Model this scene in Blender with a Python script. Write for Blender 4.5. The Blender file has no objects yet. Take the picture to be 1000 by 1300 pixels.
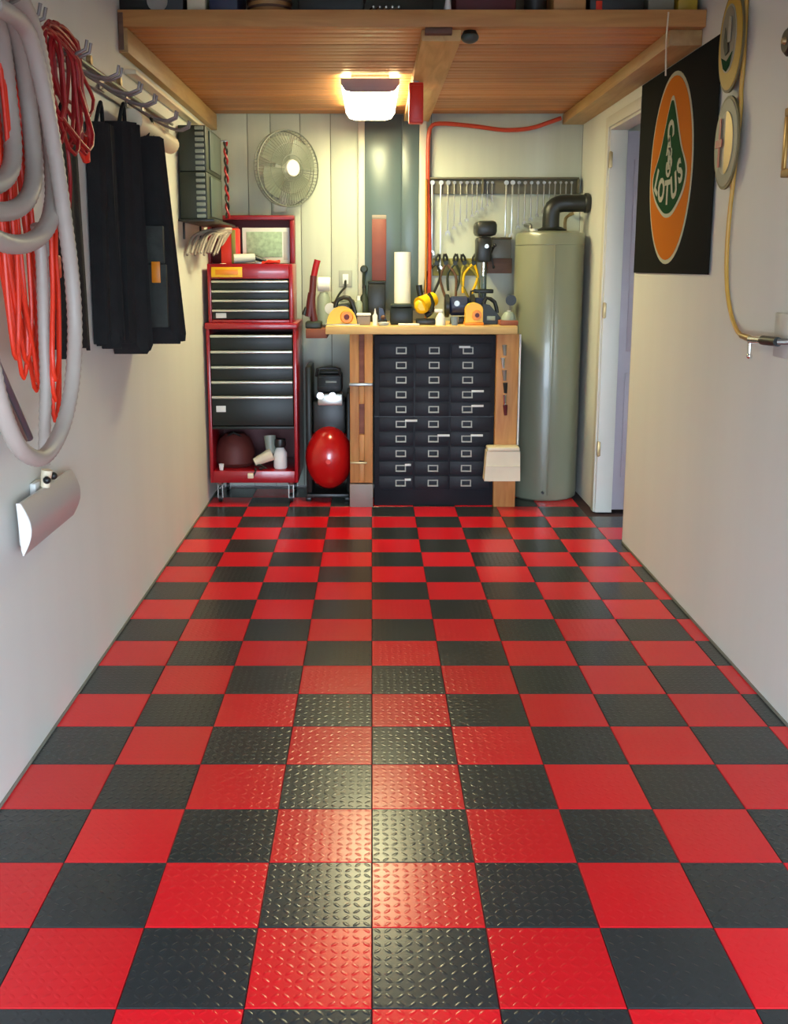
import bpy, bmesh, math, random
from mathutils import Vector, Matrix
random.seed(7)
C = bpy.context.scene.collection
PI = math.pi
# ------------------------------------------------------------------ camera
F, CU, CV, TH, H = 1301.0, 472.0, 582.0, math.radians(10.65), 1.7415
cs, sn = math.cos(TH), math.sin(TH)
cd = bpy.data.cameras.new('camera'); cam = bpy.data.objects.new('camera', cd); C.objects.link(cam)
cd.sensor_fit = 'HORIZONTAL'; cd.sensor_width = 36; cd.lens = F/1000*36
cd.shift_x = .028; cd.shift_y = -.068; cd.clip_start = .05
cam.location = (0, 0, H); cam.rotation_euler = (PI/2-TH, 0, 0)
bpy.context.scene.camera = cam
# ------------------------------------------------------------------ light
w = bpy.data.worlds.new('sky'); bpy.context.scene.world = w; w.use_nodes = True
wn = w.node_tree.nodes; wl = w.node_tree.links
bg = wn['Background']
tc = wn.new('ShaderNodeTexCoord'); sp = wn.new('ShaderNodeSeparateXYZ'); cr = wn.new('ShaderNodeValToRGB')
wl.new(tc.outputs['Generated'], sp.inputs[0]); wl.new(sp.outputs['Z'], cr.inputs[0]); wl.new(cr.outputs[0], bg.inputs[0])
cr.color_ramp.elements[0].position = 0; cr.color_ramp.elements[0].color = (.68, .83, 1, 1)
cr.color_ramp.elements[1].position = .7; cr.color_ramp.elements[1].color = (.52, .72, 1, 1)
SKY = 24.0
bg.inputs[1].default_value = SKY
pl = bpy.data.lights.new('garage_opening_portal', 'AREA'); pl.shape = 'RECTANGLE'; pl.size = 2.6; pl.size_y = 1.86
pl.cycles.is_portal = True
po = bpy.data.objects.new('garage_opening_portal', pl); C.objects.link(po)
po.location = (.19, -.62, .93); po.rotation_euler = (PI/2, 0, 0)
LAMP = 50.0
vs = bpy.context.scene.view_settings
vs.view_transform = 'Standard'; vs.look = 'None'; vs.gamma = 1; vs.use_curve_mapping = False
vs.exposure = 0.0
# ------------------------------------------------------------------ placing: a ray of the camera cut by a real plane
def ray(u, v):
    a = (u-CU)/F; b = (v-CV)/F
    return Vector((a, cs-b*sn, -sn-b*cs))
def at(u, v, D): r = ray(u, v); t = D/r.y; return Vector((r.x*t, D, H+r.z*t))
def atx(u, v, X): r = ray(u, v); t = X/r.x; return Vector((X, r.y*t, H+r.z*t))
# ------------------------------------------------------------------ materials
def mat(name, col, rough=.5, metal=0., var=.0, vscale=8., bump=0., bscale=60., emit=0., spec=.5, stretch=None, coat=0.):
    m = bpy.data.materials.new(name); m.use_nodes = True
    n = m.node_tree.nodes; l = m.node_tree.links; b = n['Principled BSDF']
    b.inputs['Base Color'].default_value = (*col, 1)
    b.inputs['Roughness'].default_value = rough; b.inputs['Metallic'].default_value = metal
    b.inputs['Specular IOR Level'].default_value = spec; b.inputs['Coat Weight'].default_value = coat
    if var or bump:
        t = n.new('ShaderNodeTexCoord'); mp = n.new('ShaderNodeMapping'); l.new(t.outputs['Object'], mp.inputs[0])
        if stretch: mp.inputs['Scale'].default_value = stretch
    if var:
        z = n.new('ShaderNodeTexNoise'); z.inputs['Scale'].default_value = vscale; z.inputs['Detail'].default_value = 4
        l.new(mp.outputs[0], z.inputs['Vector'])
        r = n.new('ShaderNodeValToRGB'); l.new(z.outputs['Fac'], r.inputs[0])
        r.color_ramp.elements[0].position = .3; r.color_ramp.elements[1].position = .7
        r.color_ramp.elements[0].color = tuple(max(0, c*(1-var)) for c in col)+(1,)
        r.color_ramp.elements[1].color = tuple(min(1, c*(1+var)) for c in col)+(1,)
        l.new(r.outputs[0], b.inputs['Base Color'])
    if bump:
        z = n.new('ShaderNodeTexNoise'); z.inputs['Scale'].default_value = bscale; l.new(mp.outputs[0], z.inputs['Vector'])
        bp = n.new('ShaderNodeBump'); bp.inputs['Strength'].default_value = bump; bp.inputs['Distance'].default_value = .01
        l.new(z.outputs['Fac'], bp.inputs['Height']); l.new(bp.outputs[0], b.inputs['Normal'])
    if emit:
        b.inputs['Emission Color'].default_value = (*col, 1); b.inputs['Emission Strength'].default_value = emit
    return m
def wood(name, c1, c2, scale=(1, 12, 12), rough=.5):
    m = bpy.data.materials.new(name); m.use_nodes = True
    n = m.node_tree.nodes; l = m.node_tree.links; b = n['Principled BSDF']; b.inputs['Roughness'].default_value = rough
    t = n.new('ShaderNodeTexCoord'); mp = n.new('ShaderNodeMapping'); mp.inputs['Scale'].default_value = scale
    oi = n.new('ShaderNodeObjectInfo'); ad = n.new('ShaderNodeVectorMath'); ad.operation = 'ADD'
    l.new(t.outputs['Object'], mp.inputs[0]); l.new(mp.outputs[0], ad.inputs[0]); l.new(oi.outputs['Random'], ad.inputs[1])
    z = n.new('ShaderNodeTexNoise'); z.inputs['Scale'].default_value = 2.2; z.inputs['Detail'].default_value = 6; z.inputs['Distortion'].default_value = .8
    l.new(ad.outputs[0], z.inputs['Vector'])
    r = n.new('ShaderNodeValToRGB'); l.new(z.outputs['Fac'], r.inputs[0])
    r.color_ramp.elements[0].position = .3; r.color_ramp.elements[1].position = .68
    r.color_ramp.elements[0].color = (*c1, 1); r.color_ramp.elements[1].color = (*c2, 1)
    hs = n.new('ShaderNodeHueSaturation'); mr = n.new('ShaderNodeMapRange'); l.new(oi.outputs['Random'], mr.inputs[0])
    mr.inputs[3].default_value = .82; mr.inputs[4].default_value = 1.18
    l.new(mr.outputs[0], hs.inputs['Value']); l.new(r.outputs[0], hs.inputs['Color']); l.new(hs.outputs[0], b.inputs['Base Color'])
    return m
def tile_mat(name, col, rough):
    m = bpy.data.materials.new(name); m.use_nodes = True
    n = m.node_tree.nodes; l = m.node_tree.links; b = n['Principled BSDF']
    t = n.new('ShaderNodeTexCoord'); sx = n.new('ShaderNodeSeparateXYZ'); l.new(t.outputs['Object'], sx.inputs[0])
    def M(op, a, c=None, d=None):
        k = n.new('ShaderNodeMath'); k.operation = op
        for i, x in enumerate((a, c, d)):
            if x is None: continue
            if isinstance(x, (int, float)): k.inputs[i].default_value = x
            else: l.new(x, k.inputs[i])
        return k.outputs[0]
    P = .305/11                                  # tread plate: short bars turned alternately, nine to a tile
    gx = M('DIVIDE', M('ADD', sx.outputs[0], 3.05+P/2), P); gy = M('DIVIDE', M('ADD', sx.outputs[1], 3.05+P/2), P)
    fx = M('SUBTRACT', M('FRACT', gx), .5); fy = M('SUBTRACT', M('FRACT', gy), .5)
    par = M('MODULO', M('ADD', M('FLOOR', gx), M('FLOOR', gy)), 2.)
    sg = M('SUBTRACT', M('MULTIPLY', M('GREATER_THAN', par, .5), 2.), 1.)
    fy2 = M('MULTIPLY', fy, sg)
    p = M('MULTIPLY', M('ADD', fx, fy2), .707); q = M('MULTIPLY', M('SUBTRACT', fx, fy2), .707)
    pa = M('DIVIDE', p, .46); qa = M('DIVIDE', q, .2)
    d = M('ADD', M('MULTIPLY', pa, pa), M('MULTIPLY', qa, qa))
    hgt = M('MAXIMUM', M('SUBTRACT', 1., d), 0.)
    bp = n.new('ShaderNodeBump'); bp.inputs['Strength'].default_value = .55; bp.inputs['Distance'].default_value = .0010
    l.new(hgt, bp.inputs['Height']); l.new(bp.outputs[0], b.inputs['Normal'])
    oi = n.new('ShaderNodeObjectInfo'); hs = n.new('ShaderNodeHueSaturation'); hs.inputs['Color'].default_value = (*col, 1)
    mr = n.new('ShaderNodeMapRange'); l.new(oi.outputs['Random'], mr.inputs[0]); mr.inputs[3].default_value = .9; mr.inputs[4].default_value = 1.1
    l.new(mr.outputs[0], hs.inputs['Value']); l.new(hs.outputs[0], b.inputs['Base Color'])
    b.inputs['Roughness'].default_value = rough
    b.inputs['Specular IOR Level'].default_value = .42
    return m
M = {}
M['red_tile'] = tile_mat('red_tile', (.70, .008, .016), .24)
M['black_tile'] = tile_mat('black_tile', (.026, .030, .031), .24)
M['slab'] = mat('slab', (.05, .02, .02), .8, var=.2)
M['concrete'] = mat('concrete', (.10, .10, .095), .85, var=.15, bump=.2)
M['wall'] = mat('wall', (.70, .71, .65), .55, var=.03, vscale=1.2, bump=.08, bscale=3, stretch=(2, 2, .25))
M['panel'] = mat('panel', (.50, .54, .46), .5, var=.03, vscale=3, bump=.05, stretch=(6, 6, .4))
M['gap'] = mat('gap', (.2, .19, .15), .9)
M['trim'] = mat('trim', (.60, .58, .50), .45)
M['door'] = mat('door', (.40, .35, .38), .4, var=.03)
M['pine'] = wood('pine', (.50, .20, .06), (.62, .28, .09), (1, 9, 9), .45)
M['pine_y'] = wood('pine_y', (.44, .26, .09), (.58, .38, .15), (9, 1, 9), .5)
M['pine_x'] = wood('pine_x', (.46, .21, .06), (.60, .31, .10), (1, 9, 9), .5)
M['bench'] = wood('bench', (.58, .36, .12), (.74, .50, .2), (1, 9, 9), .5)
M['post'] = wood('post', (.44, .17, .04), (.60, .29, .085), (9, 9, 1), .55)
M['darkwood'] = wood('darkwood', (.10, .05, .03), (.2, .1, .06), (1, 9, 9), .6)
M['redwood'] = wood('redwood', (.2, .055, .025), (.32, .10, .05), (1, 9, 9), .6)
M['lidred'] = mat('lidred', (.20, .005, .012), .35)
M['red'] = mat('red', (.33, .005, .012), .28, coat=.3)
M['tankred'] = mat('tankred', (.52, .008, .008), .22, coat=.5)
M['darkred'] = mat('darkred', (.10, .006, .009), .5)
M['brightred'] = mat('brightred', (.75, .035, .015), .4)
M['black'] = mat('black', (.012, .014, .013), .4)
M['drawer'] = mat('drawer', (.014, .018, .016), .38, spec=.3)
M['cabinet'] = mat('cabinet', (.013, .014, .019), .5, var=.15, spec=.25)
M['bar'] = mat('bar', (.62, .65, .6), .28, metal=.7)
M['steel'] = mat('steel', (.36, .36, .33), .38, metal=.85)
M['chrome'] = mat('chrome', (.85, .86, .84), .12, metal=1)
M['brass'] = mat('brass', (.42, .3, .14), .4, metal=.7)
M['holder'] = mat('holder', (.30, .28, .23), .45, metal=.4)
M['pressred'] = mat('pressred', (.10, .02, .02), .45)
M['hosered'] = mat('hosered', (.52, .06, .025), .4)
M['cordorange'] = mat('cordorange', (.5, .2, .03), .5)
M['signwhite'] = mat('signwhite', (.36, .35, .27), .5)
M['hookgrey'] = mat('hookgrey', (.24, .2, .18), .4, metal=.3)
M['plugplate'] = mat('plugplate', (.36, .38, .34), .5)
M['label'] = mat('label', (.75, .76, .72), .6)
M['yellow'] = mat('yellow', (.88, .5, .004), .4)
M['orangeyellow'] = mat('orangeyellow', (.85, .27, .008), .4)
M['white'] = mat('white', (.82, .82, .78), .5)
M['paper'] = mat('paper', (.86, .87, .8), .8, bump=.1)
M['cream'] = mat('cream', (.78, .68, .48), .5, var=.04)
M['hose'] = mat('hose', (.44, .385, .33), .45)
M['nozzle'] = mat('nozzle', (.56, .53, .49), .3, metal=.25)
M['orange'] = mat('orange', (.85, .04, .01), .4)
M['cordred'] = mat('cordred', (.34, .008, .012), .4)
M['fabric'] = mat('fabric', (.008, .009, .009), .9, var=.3, bump=.5, bscale=25)
M['fabric2'] = mat('fabric2', (.035, .042, .035), .8, var=.3, bump=.5, bscale=25)
M['heater'] = mat('heater', (.21, .22, .15), .28, var=.03, vscale=2, coat=.2)
M['bluegrey'] = mat('bluegrey', (.085, .125, .14), .3, bump=.12, bscale=5)
M['fanplastic'] = mat('fanplastic', (.62, .64, .58), .35)
M['fanwire'] = mat('fanwire', (.13, .15, .13), .4)
M['plate'] = mat('plate', (.62, .62, .58), .4)
M['green'] = mat('green', (.004, .055, .016), .8, spec=.1)
M['logoorange'] = mat('logoorange', (.52, .15, .008), .8, spec=.1)
M['logowhite'] = mat('logowhite', (.46, .48, .37), .8, spec=.1)
M['flag'] = mat('flag', (.006, .007, .007), .85, spec=.12)
M['signyellow'] = mat('signyellow', (.48, .31, .02), .45)
M['signgrey'] = mat('signgrey', (.22, .21, .15), .45)
M['signedge'] = mat('signedge', (.14, .11, .04), .5)
M['hoseyellow'] = mat('hoseyellow', (.62, .36, .06), .45)
M['dkgreen'] = mat('dkgreen', (.02, .03, .02), .45)
M['teal'] = mat('teal', (.06, .085, .08), .4)
M['olive'] = mat('olive', (.24, .21, .04), .55, var=.2)
M['brownrail'] = mat('brownrail', (.12, .11, .07), .5)
M['greycable'] = mat('greycable', (.26, .21, .18), .5)
M['navy'] = mat('navy', (.02, .03, .08), .4)
M['greengrey'] = mat('greengrey', (.28, .33, .27), .4)
M['greenprint'] = mat('greenprint', (.34, .48, .34), .6, var=.25, vscale=30)
M['gold'] = mat('gold', (.35, .2, .05), .35, metal=.6)
M['lens'] = mat('lens', (1., .93, .50), .4, emit=LAMP)
M['lens_side'] = mat('lens_side', (1., .95, .66), .4, emit=LAMP*.3)
M['lampend'] = mat('lampend', (.42, .36, .36), .5)
gm = bpy.data.materials.new('fan_blade'); gm.use_nodes = True
gb = gm.node_tree.nodes['Principled BSDF']; gb.inputs['Base Color'].default_value = (.28, .32, .27, 1); gb.inputs['Roughness'].default_value = .25; gb.inputs['Alpha'].default_value = .7
M['blade'] = gm
# ------------------------------------------------------------------ mesh helpers
class MB:
    def __init__(s): s.bm = bmesh.new()
    def box(s, x0, x1, y0, y1, z0, z1, bev=0., rot=None):
        bm = s.bm
        r = bmesh.ops.create_cube(bm, size=1)
        c = Vector(((x0+x1)/2, (y0+y1)/2, (z0+z1)/2)); sc = (abs(x1-x0), abs(y1-y0), abs(z1-z0))
        bmesh.ops.scale(bm, vec=sc, verts=r['verts'])
        if bev:
            b = min(bev, min(sc)*.45)
            ed = list({e for v in r['verts'] for e in v.link_edges})
            rr = bmesh.ops.bevel(bm, geom=ed, offset=b, segments=2, affect='EDGES', profile=.5)
            vs_ = list({v for f in rr['faces'] for v in f.verts} | {v for v in r['verts'] if v.is_valid})
        else: vs_ = r['verts']
        if rot: bmesh.ops.rotate(bm, cent=(0, 0, 0), matrix=rot, verts=vs_)
        bmesh.ops.translate(bm, vec=c, verts=vs_)
        return s
    def cyl(s, p0, p1, r0, r1=None, n=16, caps=True):
        p0 = Vector(p0); p1 = Vector(p1); r1 = r0 if r1 is None else r1
        d = p1-p0; q = d.to_track_quat('Z', 'Y').to_matrix().to_4x4()
        bmesh.ops.create_cone(s.bm, cap_ends=caps, segments=n, radius1=max(r0, 1e-5), radius2=max(r1, 1e-5), depth=d.length,
                              matrix=Matrix.Translation((p0+p1)/2) @ q)
        return s
    def sph(s, c, r, n=12, sc=(1, 1, 1)):
        bmesh.ops.create_uvsphere(s.bm, u_segments=n, v_segments=max(6, n//2+2), radius=r, matrix=Matrix.Translation(c) @ Matrix.Diagonal((*sc, 1)))
        return s
    def lathe(s, c, prof, n=24, axis='Z'):      # prof: (radius, height)
        rings = []
        for r, h in prof:
            ring = []
            for k in range(n):
                a = 2*PI*k/n
                x, y = r*math.cos(a), r*math.sin(a)
                p = {'Z': (x, y, h), 'Y': (x, h, y), 'X': (h, x, y)}[axis]
                ring.append(s.bm.verts.new(Vector(c)+Vector(p)))
            rings.append(ring)
        for a, b in zip(rings, rings[1:]):
            for k in range(n): s.bm.faces.new((a[k], a[(k+1) % n], b[(k+1) % n], b[k]))
        s.bm.faces.new(rings[0]); s.bm.faces.new(rings[-1])
        return s
    def tube(s, pts, r, n=8, closed=False, step=.03, wav=0.):
        pts = [Vector(p) for p in pts]; m = len(pts)
        out = []
        segs = m if closed else m-1
        for i in range(segs):
            if closed: a, b, c, d = pts[i-1], pts[i], pts[(i+1) % m], pts[(i+2) % m]
            else: a, b, c, d = pts[max(i-1, 0)], pts[i], pts[i+1], pts[min(i+2, m-1)]
            k = max(1, int((c-b).length/step))
            for j in range(k):
                t = j/k
                out.append(.5*((2*b)+(c-a)*t+(2*a-5*b+4*c-d)*t*t+(3*b-a-3*c+d)*t*t*t))
        if not closed: out.append(pts[-1])
        N = len(out); up = Vector((.13, .31, .94)); rings = []
        prev = None
        for i, p in enumerate(out):
            if closed: tg = (out[(i+1) % N]-out[i-1]).normalized()
            else: tg = (out[min(i+1, N-1)]-out[max(i-1, 0)]).normalized()
            if prev is None:
                x = tg.orthogonal().normalized()
            else:
                x = prev-tg*prev.dot(tg)
                x = x.normalized() if x.length > 1e-6 else tg.orthogonal().normalized()
            prev = x; y = tg.cross(x)
            rr = r*(1+(wav if i % 2 else -wav))
            rings.append([s.bm.verts.new(p+x*rr*math.cos(2*PI*k/n)+y*rr*math.sin(2*PI*k/n)) for k in range(n)])
        for i in range(N if closed else N-1):
            a, b = rings[i], rings[(i+1) % N]
            if closed and i == N-1:                     # align the seam
                off = min(range(n), key=lambda o: (a[0].co-b[o].co).length); b = b[off:]+b[:off]
            for k in range(n): s.bm.faces.new((a[k], a[(k+1) % n], b[(k+1) % n], b[k]))
        if not closed: s.bm.faces.new(rings[0]); s.bm.faces.new(rings[-1])
        return s
    def prism(s, poly, axis, a0, a1):           # poly of 2D points extruded along axis from a0 to a1
        f = {'X': lambda p, a: (a, p[0], p[1]), 'Y': lambda p, a: (p[0], a, p[1]), 'Z': lambda p, a: (p[0], p[1], a)}[axis]
        A = [s.bm.verts.new(f(p, a0)) for p in poly]; B = [s.bm.verts.new(f(p, a1)) for p in poly]
        k = len(poly)
        s.bm.faces.new(A); s.bm.faces.new(B)
        for i in range(k): s.bm.faces.new((A[i], A[(i+1) % k], B[(i+1) % k], B[i]))
        return s
    def build(s, name, m, parent=None, smooth=True):
        bmesh.ops.recalc_face_normals(s.bm, faces=s.bm.faces)
        me = bpy.data.meshes.new(name)
        o = bpy.data.objects.new(name, me)
        if parent is not None:
            o.parent = parent
            org = world_loc(parent)
            bmesh.ops.translate(s.bm, vec=-org, verts=s.bm.verts)
        s.bm.to_mesh(me); s.bm.free()
        me.materials.append(M[m] if isinstance(m, str) else m)
        if smooth:
            for p in me.polygons: p.use_smooth = True
            try: me.set_sharp_from_angle(angle=math.radians(35))
            except Exception: pass
        C.objects.link(o)
        return o
def world_loc(o):
    v = Vector((0, 0, 0))
    while o is not None: v += o.location; o = o.parent
    return v
def tag(o, label=None, cat=None, group=None, kind=None):
    if label: o['label'] = label
    if cat: o['category'] = cat
    if group: o['group'] = group
    if kind: o['kind'] = kind
    return o
def thing(name, label, cat, loc=(0, 0, 0), group=None):
    o = bpy.data.objects.new(name, None); o.empty_display_size = .1; o.location = loc; C.objects.link(o)
    return tag(o, label, cat, group)
def struct(name, mb, m, parent=None):
    o = mb.build(name, m, parent)
    if parent is None: o['kind'] = 'structure'
    return o
def solo(name, mb, m, label, cat, group=None): return tag(mb.build(name, m), label, cat, group)
# ------------------------------------------------------------------ setting
XL, XR, YB, YF, ZC = -1.217, 1.60, 8.10, -.62, 3.70
OPN, OPF, OPH = 6.34, 7.18, 2.655
T = .305; Y0 = 2.160
floor = struct('floor', MB().box(XL-.1, 3.2, YF, YB+.1, -.12, -.013), 'slab')
tile_me = {}
def tile_obj(col, row, x0=None, x1=None):
    black = (col+row) % 2 == 0
    X0 = col*T if x0 is None else x0; X1 = (col+1)*T if x1 is None else x1
    g = .0011
    key = (black, round(X1-X0, 3))
    if key not in tile_me:
        hx = (X1-X0)/2-g; hy = T/2-g
        mb = MB(); b = .0018; bm = mb.bm
        lo = [bm.verts.new((sx*hx, sy*hy, -.012)) for sx, sy in ((-1, -1), (1, -1), (1, 1), (-1, 1))]
        mi = [bm.verts.new((sx*hx, sy*hy, -b)) for sx, sy in ((-1, -1), (1, -1), (1, 1), (-1, 1))]
        hi = [bm.verts.new((sx*(hx-b), sy*(hy-b), 0)) for sx, sy in ((-1, -1), (1, -1), (1, 1), (-1, 1))]
        for a, c in ((lo, mi), (mi, hi)):
            for k in range(4): bm.faces.new((a[k], a[(k+1) % 4], c[(k+1) % 4], c[k]))
        bm.faces.new(hi)
        o = mb.build('floor_tile', 'black_tile' if black else 'red_tile', floor, smooth=False)
        tile_me[key] = o.data
    else:
        o = bpy.data.objects.new('floor_tile', tile_me[key]); o.parent = floor; C.objects.link(o)
    o.location = ((X0+X1)/2, Y0+(row+.5)*T, 0)
for row in range(-6, 20):
    for col in range(-4, 6):
        yc = Y0+(row+.5)*T
        if yc > YB: continue
        if col == 5:
            if OPN-.1 < yc < OPF: tile_obj(5, row)
            elif yc < OPN: tile_obj(5, row, 5*T, XR)
            continue
        tile_obj(col, row)
    if OPN-.1 < yc < OPF: tile_obj(6, row)
wb = struct('wall_back', MB().box(XL-.1, XR+.1, YB, YB+.1, 0, ZC), 'gap')
xs = [XL, -.945, -.77, -.545, -.315, -.10, .45, XR]
for a, b in zip(xs, xs[1:]):
    MB().box(a+.0025, b-.0025, YB-.012, YB+.001, 0, ZC-.01, .002).build('wall_panel', 'panel', wb)
struct('wall_left', MB().box(XL-.1, XL, YF, YB-.013, 0, ZC), 'wall')
wr = MB().box(XR, XR+.12, YF, OPN, 0, ZC).box(XR, XR+.12, OPF, YB-.013, 0, ZC).box(XR, XR+.12, OPN, OPF, OPH, ZC)
struct('wall_right', wr, 'wall')
struct('ceiling', MB().box(XL-.1, 3.2, YF-.1, YB+.1, ZC, ZC+.1), 'wall')
struct('wall_front', MB().box(XL-.1, -1.1, YF-.1, YF, 0, ZC).box(1.48, XR+.12, YF-.1, YF, 0, ZC).box(-1.1, 1.48, YF-.1, YF, 1.86, ZC), 'wall')
struct('driveway', MB().box(-8, 9, -12, YF-.1, -.12, -.02), 'concrete')
# side passage beyond the doorway: unseen walls added to hold back sky light
struct('wall_passage_sky_block', MB().box(3.1, 3.2, 2.6, YB+.1, 0, ZC).box(XR+.12, 2.5, 2.5, 2.6, 0, ZC)  .box(2.5, 3.2, 2.5, 2.6, 2.2, ZC).box(XR+.12, 3.1, YB, YB+.1, 0, ZC), 'wall')
# doorway
dr = thing('door_1', None, None, (1.66, 7.20, 0)); dr['kind'] = 'structure'
MB().box(1.665, 2.50, 7.20, 7.24, .012, OPH-.02, .003).build('door_leaf', 'door', dr)
for z0, z1 in ((.25, 1.0), (1.15, 2.45)):
    for x0, x1 in ((1.78, 2.03), (2.13, 2.38)):
        MB().box(x0, x1, 7.192, 7.202, z0, z1, .004).build('door_panel', 'door', dr)
for v in (206, 393, 566):
    p = atx(769-(v-206)*.036, v, 1.615)
    h = MB().box(1.598, 1.62, 7.150, 7.176, p.z-.05, p.z+.05, .002).cyl((1.606, 7.158, p.z-.055), (1.606, 7.158, p.z+.055), .008, n=10)
    h.build('hinge', 'brass', dr)
fr = struct('trim_1', MB().box(XR-.012, XR+.002, OPF, OPF+.075, 0, OPH+.07, .004), 'trim')
MB().box(XR-.012, XR+.002, OPN, OPF, OPH, OPH+.07, .004).build('head_casing', 'trim', fr)
MB().box(XR+.001, XR+.119, OPF-.018, OPF, 0, OPH, .002).build('far_jamb', 'trim', fr)
MB().box(XR+.001, XR+.119, OPN, OPN+.018, 0, OPH, .002).build('near_jamb', 'trim', fr)
MB().box(XR+.001, XR+.119, OPN+.018, OPF-.018, OPH-.018, OPH, .002).build('head_jamb', 'trim', fr)
struct('baseboard_right', MB().box(XR-.006, XR, .3, OPN, .0, .012, .001), 'gap')
struct('baseboard_left', MB().box(XL, XL+.006, .3, YB-.02, .0, .012, .001), 'gap')
# tall narrow window with a blue-grey blind
WX0, WX1 = at(463, 300, 8.08).x, at(531, 300, 8.08).x
WZ0, WZ1 = 1.40, 2.86
win = struct('window_1', MB().box(WX0, WX1, 8.06, 8.086, WZ0, WZ1), 'bluegrey')
fm = MB().box(WX0-.05, WX0, 8.04, 8.086, WZ0, WZ1, .003); fm.build('window_frame', 'trim', win)
MB().box(WX1, WX1+.055, 8.04, 8.086, WZ0, WZ1, .003).build('window_frame', 'trim', win)
for fa_, fb_ in ((0, .68), (.68, 1)):
    a = WX0+(WX1-WX0)*fa_; b = WX0+(WX1-WX0)*fb_
    MB().box(a+.002, b-.002, 8.05, 8.061, WZ0+.01, WZ1-.01, .004).build('blind_strip', 'bluegrey', win)
# ------------------------------------------------------------------ loft
LF, LZ = 5.20, 2.865
loft = thing('loft', 'pine storage loft of narrow boards spanning the room under the roof', 'loft', (0, LF, LZ))
y = LF+.045; i = 0
pm = None
while y+.0865 < YB-.013:
    if pm is None:
        o = MB().box(XL+.002, XR-.002, y+.001, y+.0865, LZ, LZ+.02, .003).build('plank', 'pine', loft); pm = o.data; y_first = y
    else:
        o = bpy.data.objects.new('plank', pm); o.parent = loft; o.location = (0, y-y_first, random.uniform(-.0015, .0015)); C.objects.link(o)
    y += .088
MB().box(XL+.002, XR-.002, LF, LF+.045, LZ, 2.943, .003).build('fascia_board', 'pine_x', loft)
MB().box(XL+.001, XL+.045, LF+.01, YB-.014, 2.75, LZ-.002, .003).build('wall_ledger', 'pine_y', loft)
MB().box(1.44, XR-.001, LF+.05, YB-.014, 2.79, LZ-.002, .003).build('wall_ledger', 'pine_y', loft)
MB().box(.24, .43, LF+.05, YB-.014, 2.81, LZ-.002, .003).build('joist', 'pine_y', loft)
MB().box(XL+.002, XR-.002, LF+.046, YB-.014, 2.922, 2.942).build('deck_board', 'pine_x', loft)
p = at(557, 38, LF); MB().box(p.x-.065, p.x+.065, LF+.005, LF+.05, LZ-.03, LZ-.001, .002).build('bracket', 'darkwood', loft)
MB().box(XL+.003, XL+.028, LF-.004, LF+.0, 2.76, 2.93, .001).build('bracket', 'darkwood', loft)
# sensor under the front board
p = at(597, 39, LF+.06)
t = thing('motion_sensor', 'dark round sensor hanging under the front edge of the loft', 'sensor', (p.x, LF+.085, LZ))
MB().cyl((p.x, LF+.085, LZ-.001), (p.x, LF+.085, LZ-.02), .03, .04).build('base', 'black', t)
MB().sph((p.x, LF+.085, LZ-.03), .04, 16, (1.1, 1, .75)).build('dome', 'teal', t)
# cord hanging from the loft
p = at(848, 30, LF-.01); q = at(845, 96, LF-.01)
solo('pull_cord', MB().tube([(p.x, LF-.005, 2.93), (p.x-.004, LF-.006, 2.8), (q.x, LF-.006, q.z)], .004, 6), 'cream', 'thin pale cord hanging from the right end of the loft edge', 'cord')
# things stored on the loft
def loft_box(u0, u1, dy, d, hgt, m, name, label, cat, lid=None, extra=None):
    a = at(u0, 12, LF+dy).x; b = at(u1, 12, LF+dy).x; z = 2.943
    t = thing(name, label, cat, ((a+b)/2, LF+dy, z))
    MB().box(a, b, LF+dy, LF+dy+d, z, z+hgt, .012).build('body', m, t)
    MB().box(a-.008, b+.008, LF+dy-.008, LF+dy+d+.008, z+hgt, z+hgt+.03, .01).build('lid', lid or m, t)
    if extra: extra(t, a, b, LF+dy, z)
    return t
loft_box(151, 233, .05, .4, .24, 'black', 'storage_case', 'black case with a grey clasp at the left end of the loft', 'case',
         extra=lambda t, a, b, y, z: MB().lathe(((a+b)/2+.03, y-.004, z+.05), [(.05, 0), (.05, .004)], 20, 'Y').build('clasp', 'steel', t))
loft_box(237, 261, .06, .3, .18, 'cream', 'carton', 'narrow cream carton between the black case and navy case on the loft', 'box')
loft_box(265, 302, .05, .35, .2, 'navy', 'storage_case', 'small navy blue case on the loft beside the cream carton', 'case')
p = at(340, 12, LF+.1)
t = thing('wicker_basket', 'brown orange basket on the loft beside the navy case', 'basket', (p.x, LF+.2, 2.943))
MB().lathe((p.x, LF+.2, 2.943), [(.09, 0), (.105, .03), (.11, .12), (.115, .13), (.10, .13), (.09, .02)], 24).build('bowl', 'pine_x', t)
for k in range(4): MB().lathe((p.x, LF+.2, 2.95+k*.03), [(.109+.001*k, 0), (.113, .006), (.109, .012)], 24).build('band', 'darkwood', t)
loft_box(378, 462, .06, .35, .12, 'black', 'tool_bag', 'long black bag on the loft above the lamp', 'bag')
t = thing('metal_rods', 'loose shiny metal rods sticking out over the loft edge', 'rods', (at(480, 10, LF).x, LF, 2.943))
for k in range(5):
    a = at(466+k*8, 3, LF).x
    MB().cyl((a-.03, LF+.35, 2.985+k*.004), (a+.03, LF-.01, 2.952), .005, n=8).build('rod', 'chrome', t)
a = at(569, 5, LF).x
t = thing('white_candle', 'small white cone standing on the loft edge above the joist', 'cone', (a, LF+.04, 2.943))
MB().cyl((a, LF+.04, 2.943), (a, LF+.04, 3.02), .02, .006, 12).build('cone_body', 'white', t)
MB().cyl((a, LF+.04, 2.943), (a, LF+.04, 2.948), .025, .025, 12).build('foot', 'steel', t)
loft_box(578, 655, .08, .3, .16, 'darkred', 'toolbox', 'dark red toolbox on the loft right of the joist', 'toolbox')
a = at(684, 5, LF).x
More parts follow.
